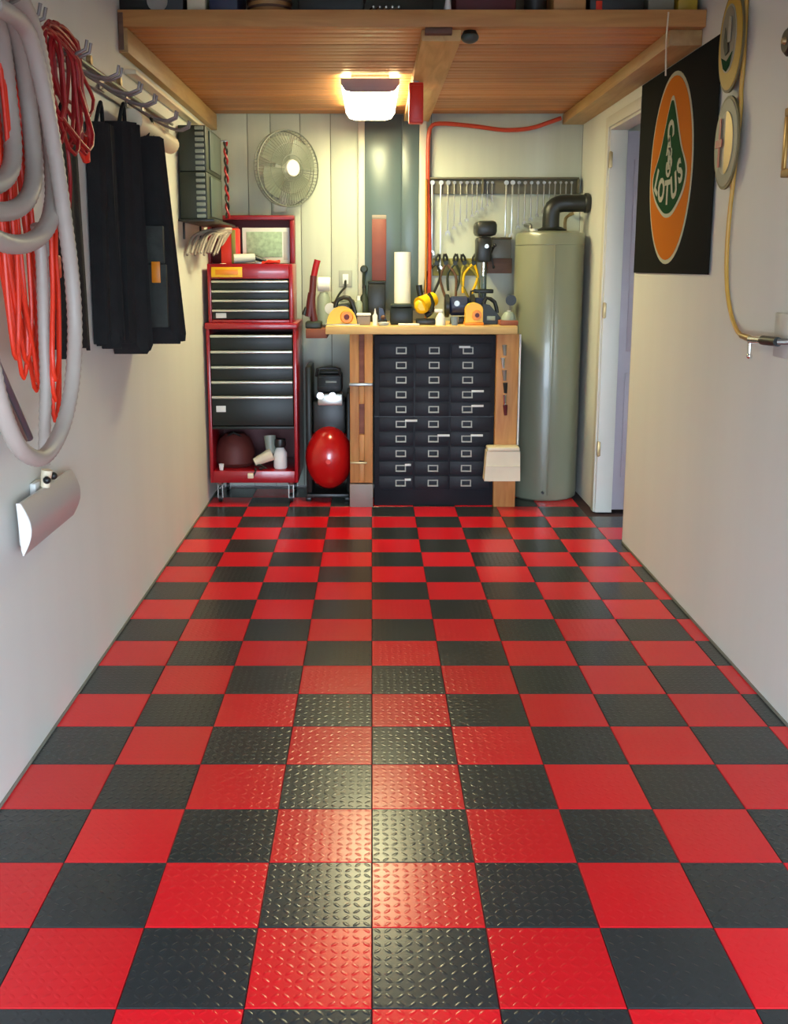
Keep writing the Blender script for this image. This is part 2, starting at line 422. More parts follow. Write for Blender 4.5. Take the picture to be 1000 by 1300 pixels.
t = thing('black_jar', 'squat black jar on the loft between the red toolbox and yellow crate', 'jar', (a, LF+.12, 2.943))
MB().lathe((a, LF+.12, 2.943), [(.05, 0), (.055, .01), (.055, .1), (.04, .12)], 20).build('body', 'black', t)
MB().lathe((a, LF+.12, 3.064), [(.042, 0), (.042, .02)], 20).build('cap', 'brass', t)
loft_box(702, 744, .05, .3, .15, 'pine_x', 'wooden_crate', 'yellow wooden crate on the loft right of the black jar', 'crate')
loft_box(748, 818, .05, .3, .2, 'black', 'suitcase', 'black suitcase with an orange tag near the loft right end', 'suitcase',
         extra=lambda t, a, b, y, z: MB().box(a+.03, a+.06, y-.006, y-.001, z+.0, z+.05, .002).build('tag', 'orange', t))
loft_box(822, 856, .07, .3, .12, 'signgrey', 'carton', 'greyish carton right of the black suitcase on the loft', 'box')
loft_box(860, 886, .07, .3, .2, 'signyellow', 'carton', 'yellow carton at the far right end of the loft', 'box')
# ------------------------------------------------------------------ lamp
lx0, lx1, ly0, ly1 = -.188, .166, 6.44, 7.66
t = thing('ceiling_light', 'glowing white wraparound light fixture mounted under the loft', 'lamp', ((lx0+lx1)/2, (ly0+ly1)/2, LZ))
MB().box(lx0+.06, lx1-.06, ly0+.02, ly1-.02, LZ-.022, LZ-.001, .003).build('mount', 'lampend', t)
MB().prism([(lx0+.004, LZ-.024), (lx0+.004, LZ-.05), (lx0+.03, LZ-.086), (lx0+.034, LZ-.084), (lx0+.008, LZ-.048), (lx0+.008, LZ-.024)], 'Y', ly0+.012, ly1-.012).build('side_diffuser', 'lens_side', t)
MB().prism([(lx1-.004, LZ-.024), (lx1-.004, LZ-.05), (lx1-.03, LZ-.086), (lx1-.034, LZ-.084), (lx1-.008, LZ-.048), (lx1-.008, LZ-.024)], 'Y', ly0+.012, ly1-.012).build('side_diffuser', 'lens_side', t)
MB().prism([(lx0+.036, LZ-.086), (lx1-.036, LZ-.086), (lx1-.07, LZ-.1), (lx0+.07, LZ-.1)], 'Y', ly0+.012, ly1-.012).build('diffuser', 'lens', t)
cap = [(x*1.0, z) for x, z in ((lx0, LZ-.022), (lx1, LZ-.022), (lx1, LZ-.052), (lx1-.027, LZ-.091), (lx1-.07, LZ-.101), (lx0+.07, LZ-.101), (lx0+.027, LZ-.091), (lx0, LZ-.052))]
MB().prism(cap, 'Y', ly0, ly0+.011).build('end_cap', 'lampend', t)
MB().prism(cap, 'Y', ly1-.011, ly1).build('end_cap', 'lampend', t)
# red reel box under the joist
t = thing('red_box', 'upright bright red box hanging under the loft joist beside the lamp', 'box', (.262, 6.35, 2.81))
MB().box(.218, .303, 6.31, 6.39, 2.57, 2.80, .008).build('body', 'brightred', t)
MB().box(.245, .275, 6.33, 6.37, 2.80, 2.809).build('hanger', 'steel', t)
MB().box(.228, .293, 6.304, 6.31, 2.59, 2.78, .004).build('cover', 'brightred', t)
# red air hose along the loft edge and down the back wall
pts = [at(u, v, 8.03) for u, v in ((712, 150), (695, 156), (672, 163), (640, 165), (600, 160), (565, 157), (549, 159), (544, 172), (543, 210), (543, 250), (545, 300), (545, 350), (544, 395))]
pts.append(Vector((pts[-1].x, 7.98, 1.36)))
solo('air_hose', MB().tube(pts, .016, 10), 'hosered', 'red air hose sagging along the loft edge and down the back wall', 'hose')
pts = [at(u, v, 8.0) for u, v in ((541, 228), (541, 300), (540, 360), (540, 395))]; pts.append(Vector((pts[-1].x, 7.96, 1.345)))
solo('wall_extension_cord', MB().tube(pts, .008, 8), 'cordorange', 'orange cord hanging on the back wall beside the red air hose', 'cord')
# ------------------------------------------------------------------ wall fan
FD = 7.80
fc = at(366, 214, FD); 
fan = thing('wall_fan', 'grey round fan with a white hub on the back wall above the tool chest', 'fan', (fc.x, 8.08, fc.z))
R = at(366, 165, FD).z-fc.z
ang = math.radians(40)
rot = Matrix.Rotation(ang, 4, 'Z')
def fp(a, r, off): # point on the fan disc; disc normal is -Y turned by ang
    return fc+(rot @ Vector((r*math.cos(a), off, r*math.sin(a))))
for rr, off, rad in ((R, 0, .006), (R*.985, .05, .004), (R*.66, -.035, .003), (R*.35, -.05, .003)):
    MB().tube([fp(2*PI*k/36, rr, off) for k in range(36)], rad, 6, closed=True, step=.1).build('cage_ring', 'fanwire', fan)
wires = MB()
for k in range(64):
    a = 2*PI*k/64
    wires.tube([fp(a, R*.2, -.055), fp(a+.1, R*.6, -.042), fp(a+.14, R*.9, -.02), fp(a+.14, R, 0)], .0018, 4, step=.08)
    wires.tube([fp(a, R, 0), fp(a, R*.95, .06), fp(a, R*.3, .07)], .0018, 4, step=.15)
o = wires.build('cage_wires', 'fanwire', fan); o['kind'] = 'stuff'
for k in range(4):
    b = MB(); a0 = k*PI/2; g = []
    for i in range(7):
        row = []
        for j in range(5):
            a = a0+1.25*i/6; r = R*(.16+.76*j/4*(1-.12*abs(i-3)/3))
            row.append(b.bm.verts.new(fp(a, r, -.018+.04*i/6)))
        g.append(row)
    for i in range(6):
        for j in range(4): b.bm.faces.new((g[i][j], g[i+1][j], g[i+1][j+1], g[i][j+1]))
    bmesh.ops.solidify(b.bm, geom=b.bm.faces[:], thickness=.003)
    b.build('blade', 'blade', fan)
MB().cyl(fp(0, 0, -.062), fp(0, 0, -.045), R*.21, R*.235, 24).build('hub', 'plate', fan)
MB().cyl(fp(0, 0, .072), fp(0, 0, .15), .07, .05, 20).build('motor_housing', 'fanplastic', fan)
m0 = fp(0, 0, .14)
MB().tube([m0, (m0.x+.01, m0.y+.04, m0.z-.08), (m0.x, 8.05, m0.z-.2)], .016, 10).build('bracket_arm', 'fanplastic', fan)
MB().box(m0.x-.05, m0.x+.05, 8.05, 8.087, m0.z-.30, m0.z-.14, .01).build('wall_bracket', 'fanplastic', fan)
# ------------------------------------------------------------------ tool chest
TD = 7.42
def X_(u, v, D=TD): return at(u, v, D).x
def Z_(v, D=TD, u=320): return at(u, v, D).z
cx0 = -1.195; cx1 = X_(377, 500); TB = 8.02
zb, zt = Z_(613), Z_(410)
cab = thing('rolling_tool_cabinet', 'red rolling tool cabinet with black drawers and an open lower bay', 'tool cabinet', ((cx0+cx1)/2, 7.7, 0))
st = .025
MB().box(cx0, cx0+st, TD, TB, zb, zt-.02, .004).build('side_panel', 'red', cab)
MB().box(cx1-st, cx1, TD, TB, zb, zt-.02, .004).build('side_panel', 'red', cab)
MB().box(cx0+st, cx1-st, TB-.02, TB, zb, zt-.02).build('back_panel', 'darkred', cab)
MB().box(cx0-.008, cx1+.008, TD-.012, TB, zt-.045, zt, .008).build('top_tray', 'red', cab)
MB().box(cx0+st, cx1-st, TD, TB-.02, zb, Z_(598), .004).build('bottom_rail', 'red', cab)
def drawer(parent, x0, x1, z0, z1, D, barh=.02, side='top'):
    d = MB().box(x0, x1, D-.004, D+.35, z0, z1, .004).build('drawer', 'drawer', parent)
    MB().box(x0, x1, D-.024, D-.004, z1-barh, z1, .006).build('handle', 'bar', d)
    return d
bars = [425, 445, 464.5, 483.5, 502.5]
zs = [Z_(v) for v in bars]+[Z_(541)]
for i in range(5): 
    d = drawer(cab, cx0+st+.004, cx1-st-.004, zs[i+1]+.004, zs[i], TD)
MB().box(cx0+.06, cx0+.13, TD-.009, TD-.004, Z_(523), Z_(515), .002).build('badge', 'label', cab)
MB().box(cx0+st, cx1-st, TD+.0, TB-.02, Z_(545), Z_(541.5), .002).build('shelf', 'drawer', cab)
for sx in (cx0+.06, cx1-.06):
    for y in (TD+.09, TB-.09):
        c = MB().cyl((sx, y, zb-.004), (sx, y, zb-.03), .03, .02, 12).build('caster', 'steel', cab)
        MB().lathe((sx-.012, y, .034), [(.034, 0), (.034, .024)], 16, 'X').build('wheel', 'black', c)
        MB().box(sx-.02, sx-.014, y-.012, y+.012, .03, zb-.03).box(sx+.014, sx+.02, y-.012, y+.012, .03, zb-.03).build('fork', 'steel', c)
# upper chest
z0u, z1u = zt, Z_(335)
ux0, ux1 = X_(263, 370)+.0, X_(371, 370)
ux0 = max(ux0, XL+.03)
top = thing('tool_chest', 'red top tool chest with open lid and four black drawers', 'tool chest', ((ux0+ux1)/2, 7.7, zt))
UB = 7.86
MB().box(ux0, ux0+st, TD+.02, UB, z0u, z1u, .004).build('side_panel', 'red', top)
MB().box(ux1-st, ux1, TD+.02, UB, z0u, z1u, .004).build('side_panel', 'red', top)
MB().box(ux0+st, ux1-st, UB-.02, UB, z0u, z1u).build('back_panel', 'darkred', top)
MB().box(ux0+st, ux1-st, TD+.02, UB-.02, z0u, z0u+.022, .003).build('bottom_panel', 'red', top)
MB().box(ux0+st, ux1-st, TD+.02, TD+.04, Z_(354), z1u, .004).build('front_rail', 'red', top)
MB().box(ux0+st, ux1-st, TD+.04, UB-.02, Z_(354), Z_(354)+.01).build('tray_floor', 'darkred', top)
bars = [356, 368.5, 380.5, 393]
zs = [Z_(v) for v in bars]+[z0u+.024]
for i in range(4): drawer(top, ux0+st+.004, ux1-st-.004, zs[i+1]+.003, zs[i], TD+.02, .017)
MB().box(ux0+.055, ux0+.13, TD+.012, TD+.016, Z_(404), Z_(397.5), .002).build('badge', 'label', top)
# open lid: a shallow red box standing up at the back
lz0, lz1 = z1u+.002, Z_(274, UB)
lx0_, lx1_ = X_(266, 300, UB), X_(375, 300, UB)
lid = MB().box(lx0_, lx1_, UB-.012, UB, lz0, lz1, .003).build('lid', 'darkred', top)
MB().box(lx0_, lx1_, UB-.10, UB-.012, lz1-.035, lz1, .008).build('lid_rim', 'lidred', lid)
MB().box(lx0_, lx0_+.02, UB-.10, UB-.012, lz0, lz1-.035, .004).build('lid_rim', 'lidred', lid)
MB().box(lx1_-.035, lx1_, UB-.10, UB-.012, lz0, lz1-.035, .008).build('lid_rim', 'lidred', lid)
# framed green sheet standing in the lid
fa, fb = at(308, 333, UB-.06), at(367, 289, UB-.06)
t = thing('framed_sheet', 'white framed sheet with faded green print leaning in the open chest lid', 'picture', ((fa.x+fb.x)/2, UB-.06, lz0))
MB().box(fa.x, fb.x, UB-.05, UB-.035, z1u+.004, fb.z, .003).build('frame', 'white', t)
MB().box(fa.x+.03, fb.x-.055, UB-.054, UB-.051, z1u+.05, fb.z-.03, .001).build('print', 'greenprint', t)
MB().box(fb.x-.045, fb.x-.012, UB-.053, UB-.051, z1u+.03, fb.z-.03, .001).build('margin_strip', 'plate', t)
# things lying in the top tray
ty = TD+.08; tz = Z_(354)+.01
def tray(u): return at(u, 335, ty).x
p = tray(287)
a, b = at(268, 352, TD+.01), at(307, 339, TD+.01)
t = thing('yellow_sign', 'yellow plate with dark bars on the chest front rail', 'plate', ((a.x+b.x)/2, TD+.015, a.z))
MB().box(a.x, b.x, TD+.013, TD+.0195, a.z, b.z, .002).build('plate', 'yellow', t)
MB().box(a.x+.03, b.x-.03, TD+.011, TD+.013, a.z+.018, b.z-.018, .001).build('bar_mark', 'orangeyellow', t)
t = thing('red_tin', 'tall red tin behind the tray at the left of the open chest', 'tin', (at(293, 310, 7.72).x, 7.72, tz))
q = t.location
MB().box(q.x-.07, q.x+.065, 7.68, 7.77, tz, at(293, 290, 7.7).z, .01).build('body', 'brightred', t)
MB().box(q.x+.01, q.x+.04, 7.674, 7.68, tz+.01, at(293, 292, 7.7).z, .002).build('dark_band', 'olive', t)
MB().box(q.x-.06, q.x+.055, 7.69, 7.76, at(293, 290, 7.7).z, at(293, 288, 7.7).z, .004).build('cap', 'darkred', t)
t = thing('rotary_tool', 'grey and black hand tool lying on top of the tool chest', 'power tool', (at(312, 325, 7.55).x, 7.58, tz))
q = t.location
MB().cyl((q.x-.09, 7.57, z1u+.035), (q.x+.06, 7.60, z1u+.045), .035, .03, 16).build('body', 'plate', t)
MB().cyl((q.x+.06, 7.60, z1u+.045), (q.x+.14, 7.61, z1u+.02), .02, .012, 12).build('nose', 'black', t)
MB().box(q.x-.10, q.x+.14, 7.53, 7.64, tz, z1u+.006, .01).build('base', 'black', t)
solo('rag', MB().lathe((at(283, 331, 7.55).x, 7.56, tz), [(.05, 0), (.06, .03), (.05, .07), (.02, .10)], 14), 'cream', 'crumpled cream rag at the left of the chest tray', 'rag')
t = thing('red_pliers', 'red handled pliers lying on the chest front rail', 'pliers', (at(345, 338, 7.5).x, 7.48, z1u))
q = t.location
MB().tube([(q.x-.07, 7.478, z1u-.0), (q.x-.02, 7.478, z1u+.02), (q.x+.06, 7.478, z1u+.008)], .008, 8).build('handle', 'brightred', t)
MB().tube([(q.x-.07, 7.50, z1u+.012), (q.x-.02, 7.50, z1u+.005), (q.x+.06, 7.50, z1u+.022)], .008, 8).build('handle', 'brightred', t)
MB().box(q.x-.12, q.x-.07, 7.475, 7.505, z1u-.002, z1u+.016, .004).build('jaw', 'steel', t)
# things in the lower bay
bz = Z_(598)+.001
p = at(298, 575, 7.62)
t = thing('brown_bag', 'dark reddish bag slumped at the left of the cabinet bay', 'bag', (p.x, 7.65, bz))
MB().lathe((p.x, 7.66, bz), [(.12, 0), (.15, .03), (.15, .12), (.12, .2), (.07, .245)], 20).build('sack', mat('sack', (.11, .02, .015), .6), t)
MB().tube([(p.x-.06, 7.6, bz+.22), (p.x, 7.58, bz+.26), (p.x+.06, 7.6, bz+.22)], .008, 8).build('strap', 'black', t)
p = at(335, 580, 7.5)
t = thing('heat_gun', 'beige and grey power tool lying in the cabinet bay', 'power tool', (p.x, 7.5, bz))
MB().cyl((p.x-.07, 7.50, bz+.05), (p.x+.06, 7.52, bz+.11), .03, .05, 16).build('barrel', 'cream', t)
MB().cyl((p.x+.05, 7.53, bz+.11), (p.x+.04, 7.56, bz+.24), .035, .045, 14).build('housing', 'greengrey', t)
MB().tube([(p.x-.07, 7.5, bz+.03), (p.x-.02, 7.47, bz+.03), (p.x+.02, 7.46, bz+.012), (p.x-.03, 7.45, bz+.012)], .008, 8).build('cable', 'black', t)
p = at(357, 580, 7.5)
t = thing('white_jug', 'white plastic jug with a black cap in the cabinet bay', 'jug', (p.x, 7.52, bz))
MB().lathe((p.x-.01, 7.53, bz), [(.045, 0), (.05, .01), (.05, .12), (.025, .16)], 16).build('body', 'white', t)
MB().lathe((p.x-.01, 7.53, bz+.161), [(.04, 0), (.045, .02), (.04, .06)], 14).build('cap', 'black', t)
p = at(281, 592, 7.46)
solo('white_cup', MB().lathe((p.x, 7.46, bz), [(.014, 0), (.02, .045), (.017, .045), (.012, .004)], 12), 'white', 'tiny white cup on the cabinet bay floor at left', 'cup')
p = at(318, 604, 7.40)
t = thing('cable_plug', 'pale plug hanging over the red bottom rail of the cabinet', 'plug', (p.x, 7.40, p.z))
MB().box(p.x-.022, p.x+.022, 7.392, 7.415, p.z-.02, p.z+.018, .006).build('plug_body', 'cream', t)
MB().tube([(p.x+.02, 7.405, p.z), (p.x+.04, 7.408, p.z+.04), (p.x+.03, 7.44, bz+.012), (p.x+.03, 7.455, bz+.012)], .006, 8).build('cord', 'black', t)
# ------------------------------------------------------------------ compressor
cp = at(417, 584, 7.45)
comp = thing('air_compressor', 'upright air compressor with a glossy red tank and black motor', 'compressor', (cp.x, 7.65, 0))
rx = 31/2*0+31*7.5/F; rz = 41.5*7.5/F
prof = [(.0, 0), (.35, .01), (.65, .04), (.86, .09), (.97, .15), (1, .20), (1, .48), (.97, .53), (.8, .6), (.4, .64), (0, .65)]
b = MB(); n = 32; rings = []
for r, h in prof:
    rings.append([b.bm.verts.new((cp.x+max(r, .001)*rx*math.cos(2*PI*k/n), 7.38+h*.9, cp.z+max(r, .001)*rz*math.sin(2*PI*k/n))) for k in range(n)])
for A, B in zip(rings, rings[1:]):
    for k in range(n): b.bm.faces.new((A[k], A[(k+1) % n], B[(k+1) % n], B[k]))
b.bm.faces.new(rings[0]); b.bm.faces.new(rings[-1])
b.build('tank', 'tankred', comp)
MB().cyl((cp.x, 7.375, cp.z), (cp.x, 7.39, cp.z), .018, .02, 12).build('drain_boss', 'brightred', comp)
MB().box(cp.x-.17, cp.x+.15, 7.5, 7.9, .03, .06, .006).build('base_plate', 'black', comp)
for sx in (-.155, .135):
    MB().box(cp.x+sx-.02, cp.x+sx+.02, 7.52, 7.56, .0, .03, .006).build('foot', 'black', comp)
    MB().box(cp.x+sx-.02, cp.x+sx+.02, 7.84, 7.88, .0, .03, .006).build('foot', 'black', comp)
mz0 = cp.z+rz*.86; 
MB().box(cp.x-.17, cp.x-.125, 7.52, 7.9, .06, at(400, 465, 7.5).z, .015).build('shroud', 'drawer', comp)
MB().box(cp.x+.13, cp.x+.165, 7.56, 7.9, .06, at(400, 500, 7.5).z, .01).build('shroud', 'drawer', comp)
MB().box(cp.x-.12, cp.x+.125, 7.55, 7.85, mz0-.03, at(400, 510, 7.5).z, .02).build('saddle', 'black', comp)
zz0, zz1 = at(417, 515, 7.5).z, at(417, 500, 7.5).z
MB().box(cp.x-.08, cp.x+.105, 7.5, 7.62, zz0, zz1, .01).build('control_panel', 'bar', comp)
MB().lathe((cp.x-.06, 7.494, (zz0+zz1)/2+.03), [(.025, 0), (.025, .01)], 16, 'Y').build('gauge', 'chrome', comp)
MB().lathe((cp.x+.03, 7.494, (zz0+zz1)/2+.03), [(.025, 0), (.025, .01)], 16, 'Y').build('gauge', 'chrome', comp)
zz1 = zz1+.003
zt9 = at(417, 471, 7.5).z
mt = MB().box(cp.x-.085, cp.x+.10, 7.54, 7.8, zz1, zt9-.03, .02).build('motor', 'black', comp)
nf9 = 7
for k in range(nf9):
    z9 = zz1+.05+(zt9-.06-zz1-.05)*k/(nf9-1)
    MB().box(cp.x-.075, cp.x+.09, 7.522, 7.539, z9-.006, z9+.005, .002).build('cooling_fin', 'drawer', mt)
MB().box(cp.x-.07, cp.x+.085, 7.56, 7.76, zt9-.029, zt9-.004, .01).build('cylinder_head', 'drawer', mt)
MB().box(cp.x-.02, cp.x+.06, 7.518, 7.522, zz1+.075, zz1+.09, .001).build('nameplate', 'greengrey', mt)
zz = at(417, 470, 7.5).z
MB().tube([(cp.x-.09, 7.55, zz-.05), (cp.x-.08, 7.54, zz+.005), (cp.x+.08, 7.54, zz+.005), (cp.x+.09, 7.55, zz-.05)], .011, 8).build('carry_handle', 'drawer', comp)
# ------------------------------------------------------------------ bench
BD = 7.30
bx0, bx1 = at(413, 420, BD).x, at(657, 420, BD).x
bzt, bzb = at(500, 414, BD).z, at(500, 424.5, BD).z
bench = thing('workbench', 'wooden workbench with a pale plank top and post legs', 'workbench', ((bx0+bx1)/2, 7.65, 0))
MB().box(bx0, bx1, BD, BD+.36, bzb, bzt, .005).build('top_plank', 'bench', bench)
MB().box(bx0, bx1, BD+.362, 8.02, bzb, bzt, .005).build('top_plank', 'bench', bench)
a = at(388, 423, 7.62)
MB().box(a.x, bx0-.002, 7.62, 7.95, bzb-.05, bzt-.04, .004).build('side_shelf', 'redwood', bench)
LD = BD+.03
def zl(v): return at(455, v, LD).z
lx0a, lx1a = at(444, 500, LD).x, at(473, 500, LD).x
leg = MB().box(lx0a, lx1a, LD+.042, LD+.08, .0, bzb-.001, .003).build('leg', 'redwood', bench)
wdt = (lx1a-lx0a)
MB().box(lx0a+.0, lx0a+wdt*.40, LD, LD+.041, zl(613), bzb-.001, .003).build('leg_board', 'post', leg)
MB().box(lx1a-wdt*.36, lx1a, LD, LD+.041, zl(613), bzb-.001, .003).build('leg_board', 'post', leg)
for v0, v1 in ((491, 513), (552, 585), (588, 613)):
    MB().box(lx0a+wdt*.405, lx1a-wdt*.365, LD+.002, LD+.04, zl(v1), zl(v0), .003).build('spacer_block', 'post', leg)
MB().box(lx0a-.004, lx1a+.002, LD-.006, LD+.041, .0, zl(614.5), .004).build('foot', 'greycable', leg)
MB().box(lx0a-.006, lx1a+.0, LD-.02, LD-.001, zl(490), zl(486), .004).build('clamp_bar', 'steel', leg)
MB().box(lx0a+.0, lx1a-.04, LD-.012, LD-.001, zl(589), zl(586), .003).build('clamp_bar', 'brass', leg)
rx0, rx1 = at(629, 500, LD).x, at(657, 500, LD).x
rl = MB().box(rx0, rx1, LD, LD+.09, .0, bzb-.001, .004).build('leg', 'post', bench)
for y in (7.9,):
    MB().box(lx0a, lx1a, y, y+.09, 0, bzb-.001, .004).build('leg', 'post', bench)
    MB().box(rx0, rx1, y, y+.09, 0, bzb-.001, .004).build('leg', 'post', bench)
# white conduit beside the right leg
a = at(656.5, 425, LD-.02); 
solo('white_strip', MB().box(rx1+.003, rx1+.016, LD-.0, LD+.03, at(656, 565, LD).z, bzb-.002, .003), 'label', 'narrow white strip on the outer side of the right bench leg', 'strip')
# cream box on the right leg
a, b_ = at(615, 611, LD-.12), at(661, 568, LD-.12)
t = thing('cream_bin', 'cream plastic bin fixed low on the right bench leg', 'bin', ((a.x+b_.x)/2, LD-.06, a.z))
mb = MB(); ins = .012
mb.prism([(a.x-.002, a.z), (b_.x+.002, a.z), (b_.x-.004, b_.z-.03), (a.x+.012, b_.z-.03)], 'Y', LD-.12, LD-.002)
mb.build('body', 'cream', t)
MB().box(a.x+.016, b_.x-.008, LD-.124, LD-.002, b_.z-.029, b_.z, .008).build('lid', 'cream', t)
MB().box(a.x+.01, b_.x-.008, LD-.126, LD-.1205, (a.z+b_.z)/2-.018, (a.z+b_.z)/2-.010, .002).build('rib', 'cream', t)
# ring of bits hanging on the right leg
t = thing('hanging_tools', 'string of small chrome tools hanging on the right bench leg', 'tools', (at(641, 440, LD).x, LD, at(641, 440, LD).z))
q = t.location
MB().cyl((q.x, LD-.012, q.z+.01), (q.x, LD-.0005, q.z+.01), .005, n=8).build('nail', 'steel', t)
for i, (v, du) in enumerate(((446, 0), (462, -2), (478, 0), (494, 1), (509, 0), (522, 1))):
    p = at(640+du, v, LD-.018); 
    MB().cyl((p.x, LD-.018, p.z+.045), (p.x+.004, LD-.018, p.z-.03), .017, .011, 8).build('bit', ('steel', 'chrome', 'steel', 'black', 'chrome', 'darkred')[i], t)
# ------------------------------------------------------------------ filing cabinet
FDp = 7.37
fx0, fx1 = at(475, 500, FDp).x, at(628, 500, FDp).x
fz1 = bzb-.012
file = thing('drawer_cabinet', 'black steel card file cabinet with thirty small drawers under the bench', 'cabinet', ((fx0+fx1)/2, 7.6, 0))
MB().box(fx0, fx1, FDp+.012, 7.86, 0, fz1, .004).build('body', 'cabinet', file)
cols = [478+0, 524.5, 570.5, 626]
ux = [at(u, 500, FDp).x for u in (480, 526, 571, 624)]
vh = [445+i*(613-445)/9 for i in range(10)]
zh = [at(550, v, FDp).z for v in vh]; dz = (zh[0]-zh[9])/9
whites = {(0, 5): 'w', (0, 8): 's', (0, 9): 's', (1, 6): 'w', (2, 3): 'w', (2, 4): 'w', (2, 6): 'w', (2, 0): 't'}
hm = {}
for c in range(3):
    a, b = ux[c]+.006, ux[c+1]-.006
    hx = [at(u, 500, FDp).x for u in (509, 550.5, 593)][c]
    for r in range(10):
        zc = zh[r]
        d = MB().box(a, b, FDp, FDp+.0118, zc-dz/2+.003, zc+dz/2-.003, .002).build('drawer', 'cabinet', file)
        # label holder frame: four bars round a card
        w_, h_ = .038, .024
        f = MB()
        f.box(hx-w_, hx+w_, FDp-.007, FDp-.0005, zc+h_-.007, zc+h_).box(hx-w_, hx+w_, FDp-.016, FDp-.0005, zc-h_, zc-h_+.009)
        f.box(hx-w_, hx-w_+.008, FDp-.007, FDp-.0005, zc-h_+.009, zc+h_-.007).box(hx+w_-.008, hx+w_, FDp-.007, FDp-.0005, zc-h_+.009, zc+h_-.007)
        f.build('label_holder', 'holder', d)
        k = whites.get((c, r))
        if k:
            L = {'w': .055, 's': .028, 't': .05}[k]
            x0 = hx+.02 if k != 't' else hx-.075
            MB().box(x0+.01, x0+.01+L*1.6, FDp-.011, FDp-.008, zc+.018, zc+.034, .001).build('paper_label', 'label', d)
for v in (427.5+3, 634-3):
    pass
MB().box(fx0, fx1, FDp+.004, FDp+.0118, zh[4]-dz/2-.002, zh[4]-dz/2+.002).build('seam_strip', 'black', file)
# ------------------------------------------------------------------ water heater
hc = Vector((1.318, 7.76, 0)); hr = .255; hz = at(694, 293, 7.55).z
wh = thing('water_heater', 'tall grey green cylindrical water heater in the back right corner', 'water heater', hc)
MB().lathe(hc, [(hr-.02, 0), (hr-.005, .012), (hr, .05), (hr, hz-.04), (hr-.01, hz-.012), (hr-.06, hz), (.1, hz+.006)], 48).build('tank', 'heater', wh)
MB().lathe(hc, [(hr+.002, hz-.1), (hr+.004, hz-.098), (hr+.004, hz-.094), (hr+.002, hz-.092)], 48).build('jacket_seam', 'heater', wh)
MB().box(hc.x-.01, hc.x+.004, hc.y-hr-.003, hc.y-hr+.004, .05, hz-.1, .001).build('seam', 'heater', wh)
MB().lathe((hc.x+.01, hc.y, hz+.004), [(.1, 0), (.11, .01), (.07, .03)], 24).build('draft_hood', 'black', wh)
e = [(hc.x-.0, hc.y-.02, hz+.02), (hc.x-.0, hc.y-.02, hz+.12), (hc.x+.015, hc.y-.02, hz+.175), (hc.x+.07, hc.y-.02, hz+.2), (hc.x+.16, hc.y-.02, hz+.202), (XR-.004, hc.y-.02, hz+.205)]
MB().tube(e, .062, 18, step=.02).build('vent_pipe', 'black', wh)
MB().lathe((XR-.045, hc.y-.02, hz+.205), [(.066, 0), (.072, .008), (.072, .03), (.066, .04)], 20, 'X').build('vent_collar', 'black', wh)
MB().tube([(hc.x+.13, hc.y+.1, hz+.0), (hc.x+.13, hc.y+.1, hz+.1), (hc.x+.2, hc.y+.2, hz+.14), (hc.x+.2, 8.08, hz+.14)], .012, 8).build('water_pipe', 'brass', wh)
MB().tube([(hc.x-.13, hc.y+.1, hz+.0), (hc.x-.13, hc.y+.1, hz+.05), (hc.x-.14, 8.08, hz+.06)], .012, 8).build('water_pipe', 'steel', wh)
MB().cyl((hc.x-.13, hc.y-.06, hz-.001), (hc.x-.13, hc.y-.06, hz+.02), .03, n=14).build('element_cap', 'plate', wh)
MB().lathe((hc.x-.04, hc.y-hr-.02, .07), [(.01, 0), (.01, .03)], 10, 'Y').build('drain_valve', 'black', wh)
# brown pole in the corner behind the heater
solo('wooden_pole', MB().cyl((1.575, 8.0, .001), (1.585, 8.04, 1.15), .012, n=10), 'redwood', 'brown pole standing in the corner right of the water heater', 'pole')
# ------------------------------------------------------------------ wrench rack
WD = 8.04
a, b_ = at(541, 246, WD), at(735, 225, WD)
rack = thing('wrench_rack', 'long brown rail on the back wall holding two sets of wrenches', 'rack', ((a.x+b_.x)/2, 8.07, b_.z))
MB().box(a.x, b_.x, 8.06, 8.087, a.z, b_.z, .003).build('backboard', 'brownrail', rack)
MB().box(a.x, b_.x, 8.03, 8.06, b_.z-.015, b_.z, .003).build('lip', 'brownrail', rack)
for u in (541, 612, 733): 
    x = at(u, 240, WD).x; MB().box(x-.005, x+.008, 8.0, 8.06, a.z-.0, b_.z-.016, .002).build('divider', 'brownrail', rack)
wl_ = [(549, 322), (560, 342), (569, 297), (577, 290), (585, 285), (593, 280), (600, 275), (606, 270), (612.5, 266), (619, 261), (625, 256)]
wr_ = [(643, 306), (651, 300), (659, 289), (667, 284), (675, 279), (683, 274), (691, 269), (698, 264), (705, 260), (712, 256), (719, 252), (726, 248)]
def wrench(u, vb, s):
    p0 = at(u, 230, 8.03); p1 = at(u, vb, 8.03); x = p0.x; z0, z1 = p0.z, p1.z
    b = MB(); r = (.018 if s > 60 else .013 if s > 35 else .010)
    Y = 8.042
    # ring end at the top, open jaw at the bottom
    b.lathe((x, Y-.006, z0-.01), [(r*.55, 0), (r, 0), (r, .01), (r*.55, .01)], 12, 'Y')
    b.box(x-r*.34, x+r*.34, Y-.004, Y+.003, z1+r*1.2, z0-.01-r*.8, .0015)
    jaw = [(x-r*1.1, z1-r*.6), (x-r*.5, z1-r*.8), (x-r*.45, z1+r*.3), (x+r*.45, z1+r*.3), (x+r*.5, z1-r*.8), (x+r*1.1, z1-r*.6), (x+r*1.15, z1+r*.6), (x+r*.4, z1+r*1.4), (x-r*.4, z1+r*1.4), (x-r*1.15, z1+r*.6)]
    b.prism(jaw, 'Y', Y-.005, Y+.004)
    return b
W1 = ['longest', 'second longest', 'third', 'fourth', 'fifth', 'sixth', 'seventh', 'eighth', 'ninth', 'tenth', 'eleventh', 'twelfth']
